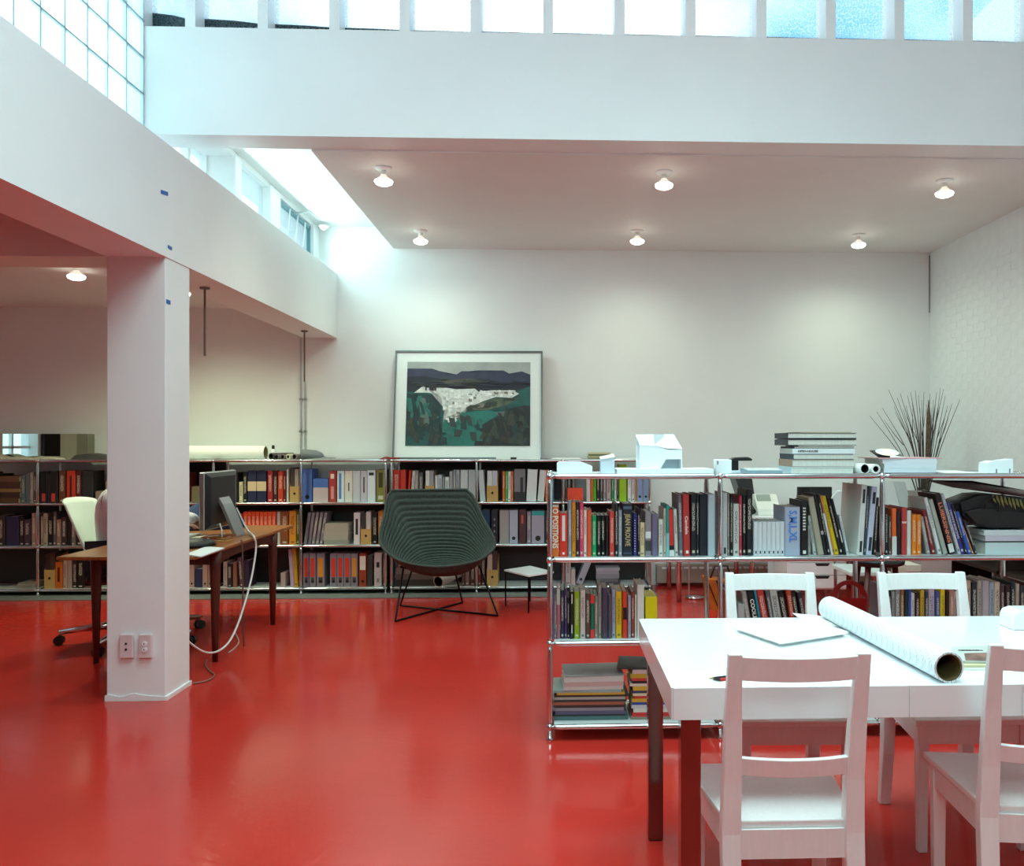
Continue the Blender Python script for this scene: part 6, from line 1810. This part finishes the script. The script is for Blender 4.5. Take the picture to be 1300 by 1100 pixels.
# patterned bag
q = at(907, 775, Z=0)
o = thing('patterned_bag', 'orange bag with black lines on the floor behind the bookcase post', 'bag', (q.x + .06, q.y + .1, 0))
zt_ = at(902, 735, Y=q.y).z
MB().hull([(q.x - .03, q.y, 0), (q.x + .2, q.y, 0), (q.x + .2, q.y + .2, 0), (q.x - .03, q.y + .2, 0)],
          [(q.x - .07, q.y - .02, zt_), (q.x + .22, q.y - .02, zt_ - .04), (q.x + .22, q.y + .2, zt_ - .04), (q.x - .07, q.y + .2, zt_)]).build('body', mat('orange_fabric', '#c8681a', .7, var=.35, scale=6), o)
for k in range(3):
    MB().tube([(q.x - .06 + .07 * k, q.y - .022, zt_ - .01), (q.x + .03 + .06 * k, q.y - .008, 0.02)], .005, 6).build('seam', M_black, o)
MB().tube([(q.x - .02, q.y + .08, zt_ - .01), (q.x + .02, q.y + .08, zt_ + .09), (q.x + .12, q.y + .08, zt_ + .09), (q.x + .16, q.y + .08, zt_ - .03)], .008, 8).build('handle', M_black, o, smooth=True)
# things on the work desk
o = thing('desk_phone', 'white desk telephone with grey display seen between the books', 'telephone', (at(977, 655, Y=7.4).x, 7.4, WZ))
px_ = at(975, 650, Y=7.4).x
MB().extr([(7.34, WZ), (7.56, WZ), (7.56, WZ + .17), (7.50, WZ + .17), (7.36, WZ + .05)], 'x', px_ - .10, px_ + .10).build('case', mat('warm_white_plastic', '#e2e2da', .4), o, bevel=.006)
n_ = Vector((0, -.12, .14)).normalized()
MB().hull([(px_ - .085, 7.44, WZ + .113), (px_ + .035, 7.44, WZ + .113), (px_ + .035, 7.49, WZ + .165), (px_ - .085, 7.49, WZ + .165)],
          [(px_ - .085, 7.435, WZ + .118), (px_ + .035, 7.435, WZ + .118), (px_ + .035, 7.485, WZ + .17), (px_ - .085, 7.485, WZ + .17)]).build('display', mat('lcd_grey', '#8a9890', .3), o)
MB().tube([(px_ - .14, 7.36, WZ + .03), (px_ - .14, 7.42, WZ + .06), (px_ - .14, 7.52, WZ + .08)], [.028, .02, .028], 10).build('handset', M_black, o, smooth=True)
o = thing('flat_monitor', 'dark slanted flat monitor on the work desk, between books and stapler', 'monitor', (at(942, 640, Y=7.8).x, 7.8, WZ))
pr = [at(u, v, Y=7.8) for u, v in ((930, 606), (951, 606), (957, 648), (944, 648))]
MB().extr([(p.x, p.z) for p in pr], 'y', 7.68, 7.96).build('panel', mat('dark_monitor', '#2c3032', .4), o, bevel=.004)
px_ = (pr[2].x + pr[3].x) / 2
MB().lathe([(.09, 0), (.09, .012), (.02, .02), (.016, pr[2].z - WZ + .004)], (px_, 7.82, WZ), 16).build('stand', M_black, o)
o = thing('crt_monitor', 'black monitor seen from behind on the work desk above the leaning books', 'monitor', (at(1040, 640, Y=7.5).x, 7.5, WZ))
a, b = at(1018, 630, Y=7.4).x, at(1062, 630, Y=7.4).x
za, zb2 = at(1018, 619, Y=7.4).z, WZ + .08
box_obj('screen_frame', M_black, a, b, 7.52, 7.56, zb2, za - .003, o, bevel=.004)
MB().hull([(a + .03, 7.52, zb2 + .02), (b - .03, 7.52, zb2 + .02), (b - .03, 7.52, za - .02), (a + .03, 7.52, za - .02)],
          [(a + .08, 7.42, zb2 + .04), (b - .06, 7.42, zb2 + .04), (b - .06, 7.42, za - .01), (a + .08, 7.42, za - .01)]).build('rear_housing', M_black, o)
MB().lathe([(.10, 0), (.10, .015), (.03, .03), (.025, .09)], ((a + b) / 2, 7.54, WZ), 16).build('stand', M_black, o)
o = thing('desk_chair', 'pale translucent chair back rising behind the leaning books', 'chair', (at(1062, 640, Y=6.3).x + .1, 6.1, 0))
a, b = at(1056, 640, Y=6.3).x, at(1088, 640, Y=6.3).x + .1
za = at(1060, 623, Y=6.3).z
MB().extr([(a, .55), (b, .55), (b, za - .05), (b - .04, za), (a + .04, za), (a, za - .05)], 'y', 6.3, 6.32).build('backrest', mat('pale_green_plastic', '#d3dfdc', .3), o, bevel=.006)
MB().extr([(a, 5.9), (b, 5.9), (b, 6.3), (a, 6.3)], 'z', .43, .46).build('seat', mat('pale_green_plastic'), o, bevel=.006)
for x in (a + .03, b - .03):
    MB().tube([(x, 5.92, 0), (x, 5.92, .43)], .012, 8).build('leg', M_chrome, o)
    MB().tube([(x, 6.31, 0), (x, 6.31, .56)], .012, 8).build('leg', M_chrome, o)
# white document holders and grey boxes between bookcase and corner
for i, (u0, u1, vt, Y_, cc, lb) in enumerate(((1122, 1137, 612, 7.3, '#dfe6e6', 'white slanted document holder on the work desk behind bookcase post'), (1138, 1152, 612, 7.35, '#c8d0d0', 'pale grey document holder right of the white one on the work desk'),
                                            (1156, 1188, 622, 7.27, '#8a807c', 'open grey-brown carton on the work desk in front of the branches'))):
    a, b = at(u0, 640, Y=Y_).x, at(u1, 640, Y=Y_).x
    zt_ = at(u0, vt, Y=Y_).z
    o = thing('document_holder' if i < 2 else 'open_carton', lb, 'holder' if i < 2 else 'box', ((a + b) / 2, Y_, WZ))
    if i < 2:
        for nm, y_, lean in (('front_board', Y_ - .02, .0), ('rear_board', Y_ + .05, .03)):
            p = MB().hull([(a + .05, y_, WZ), (b + .05, y_, WZ), (b + .05, y_ + .004, WZ), (a + .05, y_ + .004, WZ)], [(a - .03, y_ + lean, zt_), (b - .03, y_ + lean, zt_), (b - .03, y_ + lean + .004, zt_), (a - .03, y_ + lean + .004, zt_)]).build(nm, M_card, o)
            p.color = hexc(cc)
        p = box_obj('base', M_card, a + .05, b + .05, Y_ - .02, Y_ + .054, WZ, WZ + .005, o)
        p.color = hexc(cc)
    else:
        zt_ = at(u0, 634, Y=Y_).z
        for nm, q_ in (('front_side', (a, b, Y_ - .06, Y_ - .055)), ('rear_side', (a, b, Y_ + .2, Y_ + .205)), ('left_side', (a, a + .005, Y_ - .055, Y_ + .2)), ('right_side', (b - .005, b, Y_ - .055, Y_ + .2)), ('bottom', (a, b, Y_ - .055, Y_ + .2))):
            p = box_obj(nm, M_card, q_[0], q_[1], q_[2], q_[3], WZ, WZ + .004 if nm == 'bottom' else zt_, o)
            p.color = hexc(cc)
        p = MB().hull([(a, Y_ + .2, zt_), (b, Y_ + .2, zt_), (b + .02, Y_ + .24, zt_ + .06), (a + .02, Y_ + .24, zt_ + .06)], [(a, Y_ + .204, zt_), (b, Y_ + .204, zt_), (b + .02, Y_ + .244, zt_ + .06), (a + .02, Y_ + .244, zt_ + .06)]).build('flap', M_card, o)
        p.color = hexc(cc)
# vase of bare branches in the corner
vp = at(1172, 640, Y=7.62)
vz = WZ
va = thing('branch_vase', 'tall vase of bare twigs standing in the right back corner', 'vase', (vp.x, 7.62, vz))
MB().lathe([(.05, 0), (.07, .05), (.075, .14), (.05, .2), (.045, .22), (.04, .22), (.045, .19)], (vp.x, 7.62, vz), 20).build('pot', mat('brown_ceramic', '#4e4038', .4), va, smooth=True)
tips = [(1139, 505), (1150, 515), (1156, 498), (1166, 502), (1168, 518), (1173, 498), (1183, 518), (1187, 514), (1192, 510), (1200, 503), (1104, 528), (1113, 523), (1120, 518), (1128, 495), (1135, 516), (1143, 500), (1147, 520), (1152, 502), (1158, 512), (1162, 496), (1170, 508), (1176, 514), (1181, 500), (1185, 508), (1189, 498), (1194, 493), (1198, 494), (1203, 515), (1209, 512), (1219, 507)]
rr = random.Random(3)
M_twig = mat('grey_twig', '#5a524c', .8, var=.2)
for i, (u, v) in enumerate(tips):
    e = at(u, v, Y=7.3 + rr.uniform(-.08, .06))
    b_ = Vector((vp.x + (u - 1172) * .0006, 7.62 + rr.uniform(-.02, .02), vz + .12))
    mid = b_.lerp(e, .5) + Vector((rr.uniform(-.02, .02) - (e.x - b_.x) * .12, rr.uniform(-.02, .02), 0))
    MB().tube(smooth_path([b_, mid, e], 5), [.006 - .0045 * k / 10 for k in range(11)], 5).build('twig', M_twig, va, smooth=True)
    if i % 3 == 0:
        k2 = mid.lerp(e, .2)
        e2 = e.lerp(mid, .4) + Vector((rr.choice((-.07, .06)), .02, .06))
        MB().tube([k2, k2.lerp(e2, .5) + Vector((0, 0, -.01)), e2], [.004, .003, .001], 5).build('twig', M_twig, va, smooth=True)
e = at(1179, 508, Y=7.28)
MB().tube([(vp.x + .01, 7.6, vz + .15), Vector((vp.x + .015, 7.56, vz + .35)), (e.x, 7.28, e.z - .15), e], [.022, .026, .02, .003], 8).build('seed_head', mat('brown_seed_head', '#6a5a50', .9, var=.4, scale=40, bump=.6), va, smooth=True)
# dark low bookcase along the right wall, behind the front bookcase
bw_ = thing('low_bookcase', 'dark wooden low bookcase along the right brick wall', 'bookcase', (3.35, 6.2, 0))
M_dw = mat('dark_walnut', '#33211c', .5, var=.2, scale=10, stretch=(8, 1, 8))
for z in (.05, .40, .74):
    box_obj('shelf', M_dw, 3.2, 3.58, 5.3, 7.0, z, z + .025, bw_)
for y in (5.3, 6.14, 6.975):
    box_obj('upright', M_dw, 3.2, 3.58, y, y + .025, 0, .77, bw_)
rr = random.Random(5)
n = 0
for (zb_, lb) in ((.425, 'upper'),):
    y = 5.34
    while y < 5.62:
        w_ = rr.uniform(.018, .04)
        hgt = rr.uniform(.2, .28)
        cc = rr.choice(['#2a2c34', '#8a3a2a', '#c8b8a0', '#a8a098', '#3a4a4c', '#6a4a40', '#b8b0a8', '#1c2224'])
        n += 1
        bb_ = MB().box(3.215, 3.40, y, y + w_ - .001, zb_, zb_ + hgt)
        o = bb_.build('book', M_card, label='%s book, number %s from the front on the %s walnut shelf' % (cname(cc), ORD[n], lb), cat='book', group='books in the walnut bookcase')
        o.color = hexc(cc)
        y += w_
    n = 0
